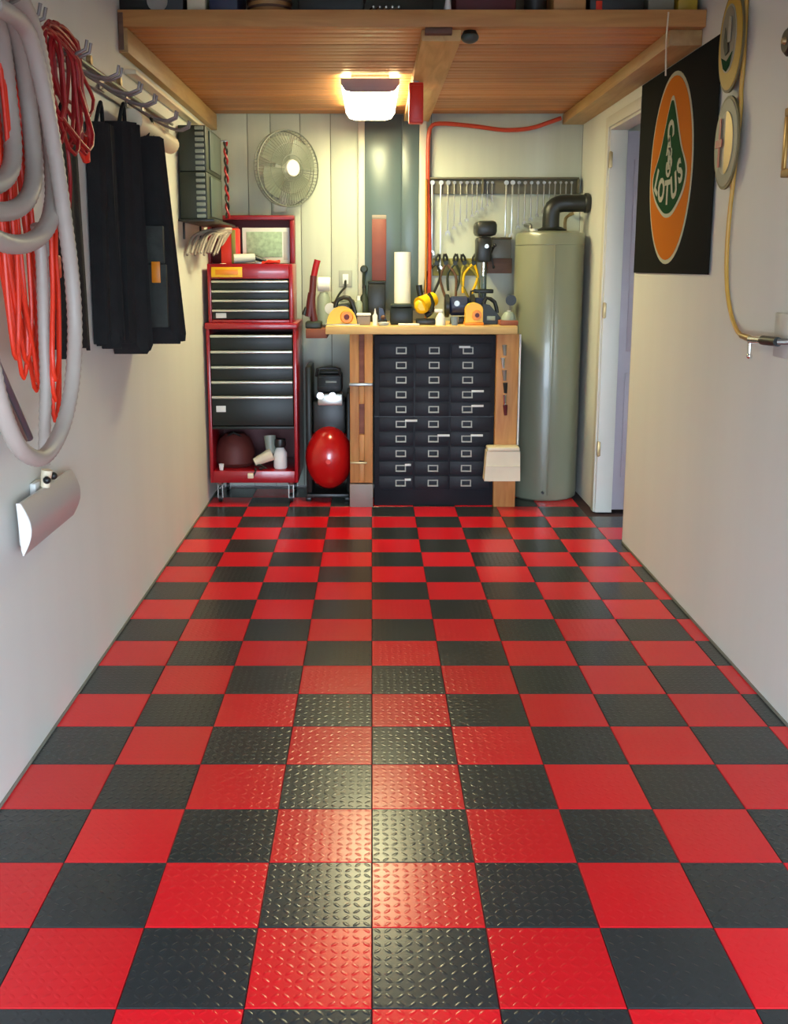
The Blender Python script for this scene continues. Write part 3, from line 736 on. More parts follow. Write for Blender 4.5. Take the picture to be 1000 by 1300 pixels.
for i, (u, vb) in enumerate(wl_):
    solo('wrench', wrench(u, vb, vb-230), 'bar' if i < 2 else 'steel', f'{W1[i] if i>1 else ("first" if i == 0 else "longest, second")} steel wrench from the left in the left rack set', 'wrench', 'wrenches in the left set on the wall rack')
for i, (u, vb) in enumerate(wr_):
    nm = 'first' if i == 0 else 'second' if i == 1 else W1[i]
    solo('wrench', wrench(u, vb, vb-230), 'bar' if i < 2 else 'steel', f'{nm} steel wrench from the left in the right rack set', 'wrench', 'wrenches in the right set on the wall rack')
# ------------------------------------------------------------------ plier board, shelf
a, b_ = at(549, 350, 8.05), at(606, 328, 8.05)
t = thing('plier_board', 'olive yellow board on the back wall where pliers hang', 'board', ((a.x+b_.x)/2, 8.08, a.z))
MB().box(a.x, b_.x, 8.07, 8.087, a.z, b_.z, .003).build('board', 'olive', t)
for k in range(5):
    x = a.x+.03+k*(b_.x-a.x-.06)/4; MB().cyl((x, 8.03, b_.z-.03), (x, 8.07, b_.z-.035), .004, n=8).build('peg', 'steel', t)
hc_ = ['black', 'darkwood', 'dkgreen', 'olive', 'yellow']; words = ['black', 'brown', 'dark green', 'olive', 'yellow']
for k in range(5):
    x = a.x+.03+k*(b_.x-a.x-.06)/4; z = b_.z-.035; s = (1.5, 1.7, 1.35, 1.8, 1.5)[k]
    t = thing('pliers', f'{words[k]} handled pliers hanging on the olive board', 'pliers', (x, 8.04, z), 'pliers on the olive board')
    tilt = (-.25, .15, -.1, .3, -.2)[k]
    def P(dx, dz_): return (x+dx*math.cos(tilt)+dz_*math.sin(tilt)*-1, 8.036, z+dx*math.sin(tilt)+dz_*math.cos(tilt))
    MB().lathe((x, 8.028, z-.0), [(.018, 0), (.018, .014)], 12, 'Y').build('pivot', 'drawer', t)
    MB().tube([P(-.012, .01), P(-.014, .04), P(-.002, .07)], .009, 8).tube([P(.012, .01), P(.014, .04), P(.004, .07)], .009, 8).build('jaw', 'black', t)
    for sgn in (-1, 1):
        MB().tube([P(sgn*.01, -.015), P(sgn*.035*s, -.06*s), P(sgn*.03*s, -.12*s), P(sgn*.022*s, -.16*s)], .010, 8).build('handle', hc_[k], t)
a, b_ = at(618, 347, 7.98), at(649, 328, 7.98)
t = thing('wall_shelf', 'small dark brown shelf on the back wall beside the drill press', 'shelf', ((a.x+b_.x)/2, 8.05, a.z))
MB().box(a.x, b_.x, 7.95, 8.086, a.z, a.z+.018, .003).build('shelf_board', 'darkwood', t)
MB().box(a.x, b_.x, 7.94, 7.955, a.z, b_.z, .003).build('front_board', 'darkwood', t)
MB().box(a.x, a.x+.014, 7.956, 8.086, a.z+.019, b_.z, .003).build('end_board', 'darkwood', t)
MB().box(b_.x-.014, b_.x, 7.956, 8.086, a.z+.019, b_.z, .003).build('end_board', 'darkwood', t)
a, b_ = at(622, 327, 8.0), at(650, 304, 8.0)
t = thing('grey_tin', 'grey brown tin standing in the dark wall shelf', 'tin', ((a.x+b_.x)/2, 8.02, at(618, 347, 7.98).z+.019))
zz = t.location.z
MB().box(a.x+.01, b_.x-.01, 7.975, 8.07, zz, b_.z, .006).build('body', 'signgrey', t)
MB().box(a.x+.006, b_.x-.006, 7.97, 8.075, b_.z, b_.z+.015, .005).build('lid', 'signedge', t)
# ------------------------------------------------------------------ bench-top things
zt_ = bzt+.0005
def bx(u, D, v=405): return at(u, v, D).x
# drill press
D_ = 7.86; x = bx(612, D_)
dp = thing('drill_press', 'black bench drill press with a chrome spindle standing at the back of the bench', 'drill press', (x, D_, zt_))
def zd(v, D=D_): return at(612, v, D).z
MB().box(x-.085, x+.085, D_-.11, D_+.11, zt_, zt_+.03, .008).build('base', 'black', dp)
MB().cyl((x+.01, D_+.05, zt_+.03), (x+.01, D_+.05, zd(300)), .022, n=16).build('column', 'bluegrey', dp)
MB().box(x-.07, x+.07, D_-.10, D_+.02, zd(372), zd(367), .006).build('table', 'black', dp)
MB().box(x-.058, x+.05, D_-.1, D_+.1, zd(333), zd(301), .02).build('head', 'black', dp)
MB().box(x-.07, x+.085, D_-.13, D_+.13, zd(300), zd(281), .03).build('belt_cover', 'black', dp)
MB().cyl((x-.005, D_-.06, zd(333)), (x-.005, D_-.06, zd(350)), .018, .014, 14).build('spindle', 'chrome', dp)
MB().cyl((x-.005, D_-.06, zd(350)), (x-.005, D_-.06, zd(360)), .006, .003, 8).build('drill_bit', 'steel', dp)
MB().lathe((x+.01, D_-.118, zd(313)), [(.016, 0), (.018, .018)], 14, 'Y').build('depth_knob', 'chrome', dp)
for k in range(3):
    a = k*2*PI/3+.4
    MB().cyl((x+.052, D_-.03, zd(322)), (x+.072, D_-.03+.1*math.cos(a), zd(322)+.1*math.sin(a)), .005, n=8).sph((x+.072, D_-.03+.1*math.cos(a), zd(322)+.1*math.sin(a)), .012, 10).build('feed_handle', 'black', dp)
# bench grinder
D_ = 7.60; x = bx(582, D_)
g = thing('bench_grinder', 'black bench grinder with two wheels behind the yellow charger', 'grinder', (x, D_, zt_))
MB().box(x-.06, x+.06, D_-.06, D_+.06, zt_, zt_+.05, .01).build('base', 'black', g)
zc = zt_+.13
MB().lathe((x-.075, D_, zc), [(.05, 0), (.07, .02), (.07, .13), (.05, .15)], 20, 'X').build('motor', 'navy', g)
for sx in (-.105, .08):
    MB().lathe((x+sx, D_, zc), [(.07, 0), (.085, .006), (.085, .03), (.07, .036)], 24, 'X').build('wheel_guard', 'black', g)
MB().lathe((x-.02, D_-.076, zc+.02), [(.02, 0), (.02, .01)], 14, 'Y').build('switch_plate', 'steel', g)
# angle grinder / dark tool right
D_ = 7.55; x = bx(622, D_)
t = thing('planer', 'dark grey hand power tool lying right of the yellow charger', 'power tool', (x, D_, zt_))
MB().prism([(x-.07, zt_+.0), (x+.065, zt_), (x+.07, zt_+.05), (x-.01, zt_+.14), (x-.06, zt_+.15)], 'Y', D_-.05, D_+.05).build('body', 'drawer', t)
MB().tube([(x-.05, D_, zt_+.15), (x-.03, D_, zt_+.19), (x+.03, D_, zt_+.16), (x+.05, D_, zt_+.08)], .014, 10).build('handle', 'black', t)
MB().box(x-.03, x+.03, D_-.056, D_-.05, zt_+.03, zt_+.06, .002).build('plate', 'greengrey', t)
# yellow charger
D_ = 7.42; x = bx(601, D_)
t = thing('yellow_charger', 'yellow upright tool with round top and dark round opening on the bench', 'power tool', (x, D_, zt_))
h = at(601, 384, D_).z-zt_; wv = 11*7.4/F
poly = [(x-wv, zt_), (x+wv, zt_), (x+wv, zt_+h*.7)]+[(x+wv*math.cos(a), zt_+h*.7+h*.3*math.sin(a)) for a in [PI*k/8 for k in range(1, 8)]]+[(x-wv, zt_+h*.7)]
MB().prism(poly, 'Y', D_-.04, D_+.05).build('body', 'yellow', t)
MB().box(x-wv-.006, x+wv+.006, D_-.05, D_+.055, zt_, zt_+.022, .005).build('foot', 'orangeyellow', t)
MB().lathe((x+.018, D_-.052, zt_+h*.45), [(.032, 0), (.036, .012)], 20, 'Y').build('ring', 'orangeyellow', t)
MB().lathe((x+.02, D_-.058, zt_+h*.45), [(.016, 0), (.016, .006)], 16, 'Y').build('opening', 'darkred', t)
# cordless drill
D_ = 7.5; x = bx(540, D_)
t = thing('cordless_drill', 'yellow and black cordless drill lying on its case', 'drill', (x, D_, zt_))
zc = at(540, 385, D_).z
MB().cyl((x-.045, D_-.06, zc-.012), (x+.055, D_+.03, zc+.03), .06, .052, 18).build('motor_body', 'yellow', t)
MB().lathe((x-.03, D_-.085, zc-.02), [(.03, 0), (.05, .015), (.056, .05)], 18, 'Y').build('gear_case', 'yellow', t)
MB().tube([(x+.02, D_-.03, zc+.07), (x+.05, D_-.06, zc+.0), (x+.03, D_-.07, zc-.06)], .014, 8).build('rubber_trim', 'black', t)
MB().cyl((x-.055, D_-.062, zc-.01), (x-.04, D_-.05, zc-.005), .025, .04, 16).build('chuck', 'yellow', t)
MB().tube([(x-.03, D_, zc+.03), (x-.045, D_, zc+.09), (x-.05, D_, zc+.13)], .024, 12).build('grip', 'black', t)
MB().tube([(x+.03, D_, zc-.0), (x+.05, D_-.01, zc-.05), (x+.0, D_-.02, zt_+.062)], .02, 10).build('battery_grip', 'black', t)
solo('black_drill_case', MB().box(bx(528, 7.5), bx(552, 7.5), 7.42, 7.58, zt_, zt_+.042, .01), 'black', 'flat black case under the yellow drill on the bench', 'case')
# paper towel roll
D_ = 7.72; x = bx(510.5, D_); r = 10.3*7.7/F
zt1 = at(510, 320, D_).z
t = thing('paper_towel_roll', 'tall white paper towel roll standing in front of the blue window', 'paper roll', (x, D_, zt_))
MB().lathe((x, D_, zt_), [(.07, 0), (.07, .012), (.015, .018)], 20).build('stand', 'black', t)
MB().lathe((x, D_, zt_+.02), [(r, 0), (r, zt1-zt_-.02), (.018, zt1-zt_-.02), (.018, zt1-zt_-.03)], 28).build('roll', 'paper', t)
# long dark tool case
a, b_ = bx(495, 7.45), bx(524, 7.45)
t = thing('green_grey_case', 'dark green tool case on the bench in front of the paper roll', 'case', ((a+b_)/2, 7.5, zt_))
MB().box(a, b_, 7.42, 7.6, zt_, at(510, 388, 7.45).z-.01, .014).build('body', 'drawer', t)
MB().box(a+.006, b_-.006, 7.415, 7.595, at(510, 388, 7.45).z-.009, at(510, 386, 7.45).z, .006).build('lid', 'dkgreen', t)
# black box stack before the window, and the red board standing above
a, b_ = bx(467, 7.85), bx(489, 7.85)
zbx = at(478, 360, 7.85).z
t = thing('black_box', 'tall black box at the back of the bench under the red board', 'box', ((a+b_)/2, 7.9, zt_))
MB().box(a, b_, 7.82, 7.97, zt_, zbx, .008).build('body', 'black', t)
MB().box(a-.003, b_+.003, 7.815, 7.975, zbx, zbx+.02, .005).build('lid', 'drawer', t)
a, b_ = at(472, 355, 7.9).x, at(490, 355, 7.9).x
t = thing('red_board', 'narrow brown red board standing on the black box before the window', 'board', ((a+b_)/2, 7.9, zbx+.02))
MB().box(a, b_, 7.87, 7.89, zbx+.0205, at(480, 278, 7.88).z, .003).build('board', mat('boardred', (.17, .04, .03), .5, var=.15), t)
MB().box(a, b_, 7.868, 7.892, at(480, 278, 7.88).z+.0005, at(480, 273, 7.88).z, .003).build('end_cap', 'greycable', t)
# circular saw
D_ = 7.42; x = bx(434, D_)
t = thing('circular_saw', 'yellow orange circular saw with black handle at the left of the bench', 'saw', (x, D_, zt_))
rr = 19*7.4/F
arc = [(x+rr*math.cos(a), zt_+.01+rr*1.15*math.sin(a)) for a in [PI*k/14 for k in range(15)]]
MB().prism(arc, 'Y', D_-.025, D_+.03).build('blade_guard', 'yellow', t)
MB().box(x-rr-.01, x+rr+.02, D_-.05, D_+.08, zt_, zt_+.009, .003).build('base_plate', 'bar', t)
MB().lathe((x+.035, D_-.045, zt_+.06), [(.04, 0), (.048, .02)], 20, 'Y').build('hub_ring', 'orangeyellow', t)
MB().lathe((x+.035, D_-.053, zt_+.06), [(.016, 0), (.02, .008)], 14, 'Y').build('arbor', 'darkred', t)
MB().lathe((x+.01, D_+.03, zt_+.09), [(.055, 0), (.05, .12)], 18, 'Y').build('motor', 'black', t)
MB().tube([(x-.05, D_+.06, zt_+.12), (x-.03, D_+.06, zt_+.18), (x+.05, D_+.06, zt_+.19), (x+.09, D_+.06, zt_+.1), (x+.10, D_+.06, zt_+.04)], .016, 10).build('handle', 'black', t)
# coiled power cord with plug behind the saw and outlet on the wall
a, b_ = at(430, 364, 8.07), at(447, 343, 8.07)
t = thing('wall_outlet', 'white power outlet plate on the back wall above the saw', 'outlet', ((a.x+b_.x)/2, 8.08, (a.z+b_.z)/2))
MB().box(a.x, b_.x, 8.078, 8.087, a.z, b_.z, .004).build('plate', 'plugplate', t)
MB().box(a.x+.03, b_.x-.03, 8.074, 8.078, a.z+.02, b_.z-.03, .002).build('socket', 'white', t)
xm = (a.x+b_.x)/2
solo('black_plug_cord', MB().tube([(xm, 8.072, a.z+.045), (xm, 8.05, a.z+.04), (xm, 8.03, a.z), (xm-.05, 7.98, a.z-.06), (xm-.11, 7.9, zt_+.06), (xm-.08, 7.8, zt_+.009), (xm+.05, 7.75, zt_+.009)], .009, 8), 'black', 'black cord plugged into the outlet and dropping to the bench', 'cord')
D_ = 7.62; x = bx(428, D_)
t = thing('angle_grinder', 'black and silver angle grinder behind the yellow saw', 'power tool', (x, D_, zt_))
MB().cyl((x-.03, D_, zt_+.12), (x+.12, D_+.06, zt_+.14), .04, .035, 16).build('body', 'dkgreen', t)
MB().lathe((x-.05, D_-.04, zt_+.11), [(.04, 0), (.042, .015), (.02, .03)], 20, 'Y').build('disc_guard', 'plate', t)
MB().box(x-.06, x+.12, D_+.0, D_+.08, zt_, zt_+.10, .01).build('stand', 'drawer', t)
# small white things
D_ = 7.36; x = bx(476, D_)
t = thing('glue_bottle', 'small white glue bottle on the bench front left of the green case', 'bottle', (x, D_, zt_))
MB().lathe((x, D_, zt_), [(.018, 0), (.018, .07), (.008, .085)], 14).build('body', 'white', t)
MB().cyl((x, D_, zt_+.086), (x, D_, zt_+.12), .008, .004, 10).build('nozzle', 'white', t)
x = bx(462, 7.42); solo('carton_small', MB().box(x-.05, x+.045, 7.40, 7.48, zt_, zt_+.065, .006), 'greycable', 'small pinkish carton on the bench right of the yellow saw', 'box')
x = bx(462, 7.44); solo('folded_cloth', MB().box(x-.055, x+.05, 7.395, 7.485, zt_+.066, zt_+.085, .009), 'white', 'folded white cloth on the small pinkish carton', 'cloth')
x = bx(487, 7.37); solo('blue_dish', MB().lathe((x, 7.37, zt_), [(.03, 0), (.045, .022), (.042, .022), (.028, .005)], 18), mat('dish', (.42, .5, .58), .4), 'small blue grey dish beside the white glue bottle', 'dish')
x = bx(518, 7.35); solo('paper_sheet', MB().box(x-.07, x+.08, 7.325, 7.385, zt_, zt_+.014, .004), 'label', 'pale papers lying on the bench front edge before the green case', 'papers')
x = bx(559, 7.4)
t = thing('white_spray_bottle', 'white spray bottle on the bench between drill and grinder', 'bottle', (x, 7.4, zt_))
MB().lathe((x, 7.4, zt_), [(.035, 0), (.036, .05), (.02, .08), (.012, .09)], 16).build('body', 'white', t)
MB().box(x-.045, x+.014, 7.388, 7.412, zt_+.091, zt_+.115, .006).build('spray_head', 'white', t)
x = bx(552, 7.62); solo('yellow_tape', MB().lathe((x, 7.64, zt_), [(.03, 0), (.055, 0), (.055, .09), (.03, .09)], 20), mat('paleyellow', (.72, .68, .25), .5), 'pale yellow tape roll on the bench behind the white bottle', 'tape')
x = bx(577, 7.4); solo('blue_cup', MB().lathe((x, 7.4, zt_), [(.022, 0), (.03, .06), (.027, .06), (.02, .005)], 16), mat('bluecup', (.2, .27, .34), .4), 'blue grey cup on the bench beside the yellow charger', 'cup')
x = bx(645, 7.45); ob = solo('orange_box', MB().box(x-.07, x+.06, 7.36, 7.5, zt_, zt_+.035, .006), 'redwood', 'low reddish brown box at the right end of the bench', 'box')
t = thing('grey_bowl', 'small grey green bowl upside down on the brown box at bench right', 'bowl', (x, 7.43, zt_+.036))
MB().lathe((x, 7.43, zt_+.036), [(.055, 0), (.05, .03), (.03, .055), (.01, .06)], 20).build('bowl_body', 'greengrey', t)
MB().lathe((x, 7.43, zt_+.0965), [(.012, 0), (.014, .008)], 12).build('knob', 'white', t)
# more clutter
x = bx(462, 7.85)
t = thing('green_bottle', 'tall dark green bottle at the back of the bench left of the window', 'bottle', (x, 7.85, zt_))
MB().lathe((x, 7.85, zt_), [(.035, 0), (.037, .01), (.037, .17), (.014, .21), (.014, .25)], 16).build('body', 'dkgreen', t)
MB().cyl((x, 7.85, zt_+.251), (x, 7.85, zt_+.275), .016, .014, 12).build('cap', 'black', t)
x = bx(455, 7.62)
t = thing('spray_can', 'slim grey spray can behind the small carton on the bench', 'can', (x, 7.62, zt_))
MB().lathe((x, 7.62, zt_), [(.026, 0), (.028, .006), (.028, .15), (.014, .17)], 16).build('body', 'greengrey', t)
MB().lathe((x, 7.62, zt_+.171), [(.014, 0), (.014, .03)], 12).build('cap', 'white', t)
x = bx(486, 7.55)
t = thing('hand_plane', 'black hand plane standing beside the dark green case', 'plane', (x, 7.56, zt_))
MB().box(x-.035, x+.03, 7.50, 7.64, zt_, zt_+.03, .006).build('sole', 'black', t)
MB().prism([(x-.03, zt_+.031), (x+.025, zt_+.031), (x+.0, zt_+.11), (x-.03, zt_+.12)], 'Y', 7.54, 7.58).build('blade', 'navy', t)
MB().sph((x, 7.52, zt_+.05), .018, 10).build('front_knob', 'darkwood', t)
x = bx(600, 7.66)
t = thing('black_toolbox', 'black purple toolbox standing behind the yellow charger', 'toolbox', (x, 7.69, zt_))
MB().box(x-.05, x+.075, 7.63, 7.73, zt_, at(600, 378, 7.63).z, .01).build('body', 'navy', t)
MB().tube([(x-.02, 7.68, at(600, 378, 7.63).z), (x-.015, 7.68, at(600, 370, 7.63).z), (x+.045, 7.68, at(600, 370, 7.63).z), (x+.05, 7.68, at(600, 378, 7.63).z)], .008, 8).build('handle', 'black', t)
x = bx(647, 7.66)
t = thing('work_light', 'small black work light on a stem at the right end of the bench', 'lamp', (x, 7.66, zt_))
MB().lathe((x, 7.66, zt_), [(.035, 0), (.035, .012), (.01, .02)], 16).build('base', 'black', t)
MB().cyl((x, 7.66, zt_+.02), (x, 7.66, zt_+.15), .008, n=8).build('stem', 'steel', t)
MB().lathe((x, 7.62, zt_+.17), [(.04, 0), (.035, .02), (.015, .07)], 16, 'Y').build('head', 'black', t)
# red handled press at the left, on the side shelf
sz = bzt-.0395; x = at(400, 400, 7.75).x
t = thing('lever_press', 'dark red lever press with a bright red grip left of the bench', 'press', (x, 7.76, sz))
D_ = 7.76
def q_(u, v): p = at(u, v, D_); return (p.x, D_, p.z)
MB().box(x-.07, x+.05, 7.66, 7.86, sz, sz+.05, .01).build('base', 'dkgreen', t)
MB().tube([(x-.01, D_, sz+.05), q_(396, 385), q_(397, 365), q_(398, 350)], .026, 12).build('column', 'pressred', t)
MB().tube([q_(392, 402), q_(394, 385), q_(396, 372)], .03, 10).build('gusset', 'pressred', t)
MB().tube([q_(398, 352), q_(400, 342), q_(403, 330)], .024, 12).build('grip', 'cordred', t)
MB().tube([q_(393, 398), q_(388, 392), q_(386, 400)], .02, 10).build('clamp_arm', 'dkgreen', t)
x2 = at(411, 360, 7.9).x; z2 = at(411, 371, 7.9).z; z3 = at(411, 351, 7.9).z
t = thing('small_paper_roll', 'white paper roll on a grey stand behind the lever press', 'paper roll', (x2, 7.9, sz))
MB().lathe((x2, 7.88, sz), [(.04, 0), (.055, .02), (.05, z2-sz-.04), (.03, z2-sz-.002)], 18).build('stand', 'greengrey', t)
MB().lathe((x2-.045, 7.88, (z2+z3)/2), [(.05, 0), (.055, .005), (.055, .09), (.05, .095)], 20, 'X').build('roll', 'paper', t)
# tools hanging left of window: green hooks
p = at(462, 340, 8.03)
t = thing('green_hand_tool', 'dark green hand tool hanging beside the left window frame', 'tool', p)
MB().lathe((p.x, 8.022, p.z-.01), [(.02, 0), (.03, .01), (.02, .017)], 14, 'Y').build('head', 'dkgreen', t)
MB().tube([(p.x, 8.03, p.z-.03), (p.x-.005, 8.03, p.z-.1), (p.x, 8.03, p.z-.19)], .011, 8).build('handle', 'dkgreen', t)
p = at(480, 175, 8.0)
# ------------------------------------------------------------------ left wall: rail and hooks
RZ = 2.53
rail = thing('hook_rail', 'grey metal hook rail running along the upper left wall', 'rail', (XL, 4.4, RZ))
MB().box(XL+.001, XL+.02, 2.5, 6.3, RZ-.035, RZ+.035, .004).build('track', 'greycable', rail)
MB().tube([(XL+.04, 2.5, RZ+.03), (XL+.04, 6.3, RZ+.03)], .009, 8, step=.5).build('rod', 'steel', rail)
MB().box(XL+.001, XL+.06, 5.3, 7.55, 2.668, 2.69, .004).build('wall_strip', 'cream', rail)
hook_y = [2.95, 3.17, 3.66, 4.1, 4.45, 4.75, 5.25, 5.6]
for y in hook_y:
    b = MB()
    for d in (-.025, .025):
        b.tube([(XL+.02, y+d, RZ-.0), (XL+.06, y+d, RZ-.03), (XL+.16, y+d, RZ-.08), (XL+.22, y+d, RZ-.09), (XL+.255, y+d, RZ-.075), (XL+.262, y+d, RZ-.045)], .006, 8)
    b.box(XL+.018, XL+.028, y-.045, y+.045, RZ-.03, RZ+.045, .003)
    b.build('hook', 'hookgrey', rail)
for y in (4.05, 4.62, 5.15):
    MB().cyl((XL+.001, y, RZ+.075), (XL+.02, y, RZ+.075), .02, n=12).build('screw_cap', 'brass', rail)
# rolled cream pad on the rail
solo('cream_roll', MB().cyl((XL+.09, 5.0, 2.41), (XL+.1, 5.9, 2.40), .055, .05, 18), 'cream', 'pale cream roll tucked under the hook rail', 'roll')
# vacuum hose
HX = -1.03
def hp(u, v, X=HX): return atx(u, v, X)
def YZ(X, y, z): return Vector((X, y, z))
vh_ = thing('vacuum_hose', 'thick grey vacuum hose coiled on the left wall with a long loop', 'hose', (HX, 3.0, 2.5))
loops = MB()
for k, (ry, rzb, X) in enumerate(((.30, 1.96, -1.08), (.37, 1.89, -1.04), (.43, 1.80, -1.0))):
    zc = (2.5+rzb)/2; rz_ = (2.5-rzb)/2
    pts = []
    for i in range(20):
        a = 2*PI*i/20
        yy = 2.93+ry*.98*math.sin(a)*(1-.15*math.cos(a)); zz = zc+rz_*math.cos(a)
        pts.append((X+.012*math.sin(3*a), yy, zz))
    loops.tube(pts, .027, 12, closed=True, step=.012, wav=.05)
loops.build('coil', 'hose', vh_)
long_ = [(-8, 6), (28, 30), (44, 70), (60, 140), (72, 210), (82, 280), (91, 350), (95, 420), (91, 490), (78, 545), (55, 580), (28, 572), (8, 535), (-8, 480), (-22, 400), (-34, 300), (-36, 200)]
MB().tube([hp(u, v, -.95) for u, v in long_], .0235, 12, step=.012, wav=.05).build('long_loop', 'hose', vh_)
MB().tube([hp(u, v, -1.045) for u, v in ((46, 285), (52, 320), (55, 400), (58, 480), (57, 540), (56, 590))], .019, 12, step=.012, wav=.05).build('drop_hose', 'hose', vh_)
# floor head: curved plate
TX = XL+.065
tl, tr, bl, br = atx(34, 636, TX), atx(97, 598, TX), atx(37, 704, TX), atx(100, 656, TX)
y0, y1 = tl.y, tr.y; zt2, zb2 = (tl.z+tr.z)/2, (bl.z+br.z)/2
nz = thing('floor_nozzle', 'wide curved silver vacuum floor head hanging under the hose', 'nozzle', (TX, (y0+y1)/2, zt2))
sec = []
for i in range(9):
    s = i/8; sec.append((TX-.02+.032*math.sin(PI*s), zt2+(zb2-zt2)*s))
inner = [(x_-.008, z_) for x_, z_ in reversed(sec)]
b = MB(); poly = sec+inner
A = [b.bm.verts.new((p[0], y0, p[1])) for p in poly]; B = [b.bm.verts.new((p[0], y1, p[1])) for p in poly]
k = len(poly)
for i in range(k): b.bm.faces.new((A[i], A[(i+1) % k], B[(i+1) % k], B[i]))
for V in (A, B):
    for i in range(8): b.bm.faces.new((V[i], V[i+1], V[k-2-i], V[k-1-i]))
b.build('shell', 'nozzle', nz)
MB().box(TX-.04, TX-.026, y0+.01, y1-.01, zb2+.03, zt2-.01, .006).build('back_plate', 'nozzle', nz)
b = MB(); b.prism([(TX-.034, zt2), (TX-.02, zt2)]+sec[1:-1]+[(TX-.02, zb2), (TX-.026, zb2+.02)], 'Y', y0-.008, y0-.001)
b.build('end_cap', 'white', nz)
nu = atx(57, 612, TX-.02)
MB().cyl((TX-.02, nu.y, zt2-.0), (TX-.01, nu.y, atx(57, 596, TX-.02).z), .016, .02, 14).build('connector', 'cream', nz)
for s in (-1, 1): MB().sph((TX+.0, nu.y+s*.038, nu.z+.015), .014, 10).build('knob', 'black', nz)
MB().box(XL+.001, TX-.041, nu.y-.04, nu.y+.04, zt2-.05, zt2+.02, .006).build('wall_clip', 'plate', nz)
# metal wand behind the cords
a, b_ = atx(-14, 440, XL+.07), atx(37, 556, XL+.04)
t = thing('metal_wand', 'pair of slanting blue grey metal tubes on the left wall', 'tube', a)
MB().cyl(a, b_, .014, .014, 12).build('tube', mat('wand', (.22, .26, .30), .3, metal=.7), t)
MB().cyl(a+Vector((.0, -.045, -.01)), b_+Vector((0, -.045, -.0)), .010, .010, 12).build('tube', 'steel', t)
# orange extension cords
oc = thing('orange_extension_cord', 'bright orange extension cord coiled in long loops behind the grey hose', 'extension cord', (-1.12, 3.2, 2.44))
rnd = random.Random(3)
botz = [(20, 455), (30, 480), (46, 496), (40, 470), (28, 440), (50, 488), (34, 460), (44, 450), (16, 430), (52, 470)]
tp = atx(14, 92, -1.1); tp = Vector((-1.1, 3.17, 2.43))
for k, (u, v) in enumerate(botz):
    X = -1.10-.012*(k % 5)+.01*(k//5)
    bt = atx(u, v, X); w_ = .05+.02*(k % 4)
    mid = (tp+bt)/2
    L = [Vector((X, tp.y-.015, tp.z+.005*k % .03)), Vector((X, mid.y-w_*.8+rnd.uniform(-.02, .01), mid.z+.25)), Vector((X, mid.y-w_*.9+rnd.uniform(-.02, .02), mid.z-.1)), Vector((X, bt.y-w_*.6, bt.z+.12)), bt,
         Vector((X+.012, bt.y+w_*.4, bt.z+.14)), Vector((X+.012, mid.y+w_*.9+rnd.uniform(-.02, .02), mid.z)), Vector((X+.012, mid.y+w_*.4, mid.z+.3)), Vector((X+.005, tp.y+.015, tp.z))]
    MB().tube(L, .0075, 8, closed=True, step=.04).build('cord_loop', 'orange', oc)
oc2 = thing('extension_lead', 'narrow orange cord loop hanging between the grey hose strands', 'extension cord', (-1.13, 3.6, 2.43))
for k, dv in enumerate((0, -26, -52)):
    X = -1.03+.008*k
    pts = [atx(u, v+dv*(v > 400), X) for u, v in ((62, 150), (63, 235), (66, 330), (67, 420), (66, 500), (70, 534), (75, 505), (74, 420), (71, 330), (70, 235), (66, 150))]
    MB().tube(pts, .0075, 8, closed=True, step=.04).build('cord_loop', 'orange', oc2)
p = atx(68, 335, -1.1); MB().box(p.x-.01, p.x+.02, p.y-.03, p.y+.03, p.z-.05, p.z+.03, .008).build('plug', 'brightred', oc2)
# dark red cord tangle
rc = thing('red_extension_cord', 'dark red extension cord tangled on a hook of the left wall rail', 'extension cord', (-1.08, 3.66, 2.45))
for k in range(12):
    X = -1.045+.009*(k % 6); u0 = 68+rnd.uniform(-14, 6); v0 = 28+rnd.uniform(-4, 14)
    u1 = 92+rnd.uniform(-16, 22); v1 = 172+rnd.uniform(-30, 24); wd = rnd.uniform(8, 20)
    um, vm = (u0+u1)/2, (v0+v1)/2
    pts = [atx(u0, v0, X), atx(um-wd-8, vm-24, X), atx(um-wd, vm+20, X), atx(u1-8, v1-8, X), atx(u1, v1, X+.01), atx(u1+5, v1-20, X+.01), atx(um+wd, vm-5, X+.01), atx(um+wd-4, vm-40, X+.01)]
    MB().tube(pts, .0068, 8, closed=True, step=.04).build('cord_loop', 'cordred', rc)
MB().tube([atx(u, v, -1.02) for u, v in ((80, 160), (85, 185), (89, 225), (88, 262), (84, 282))], .0065, 8).build('loose_end', 'cordred', rc)
p, q = atx(104, 178, -1.04), atx(110, 205, -1.04)
MB().cyl(p, q, .028, .014, 12).build('plug', 'brightred', rc)
MB().tube([atx(95, 130, -1.04), atx(101, 155, -1.04), p], .009, 8).build('plug_cord', 'cordred', rc)
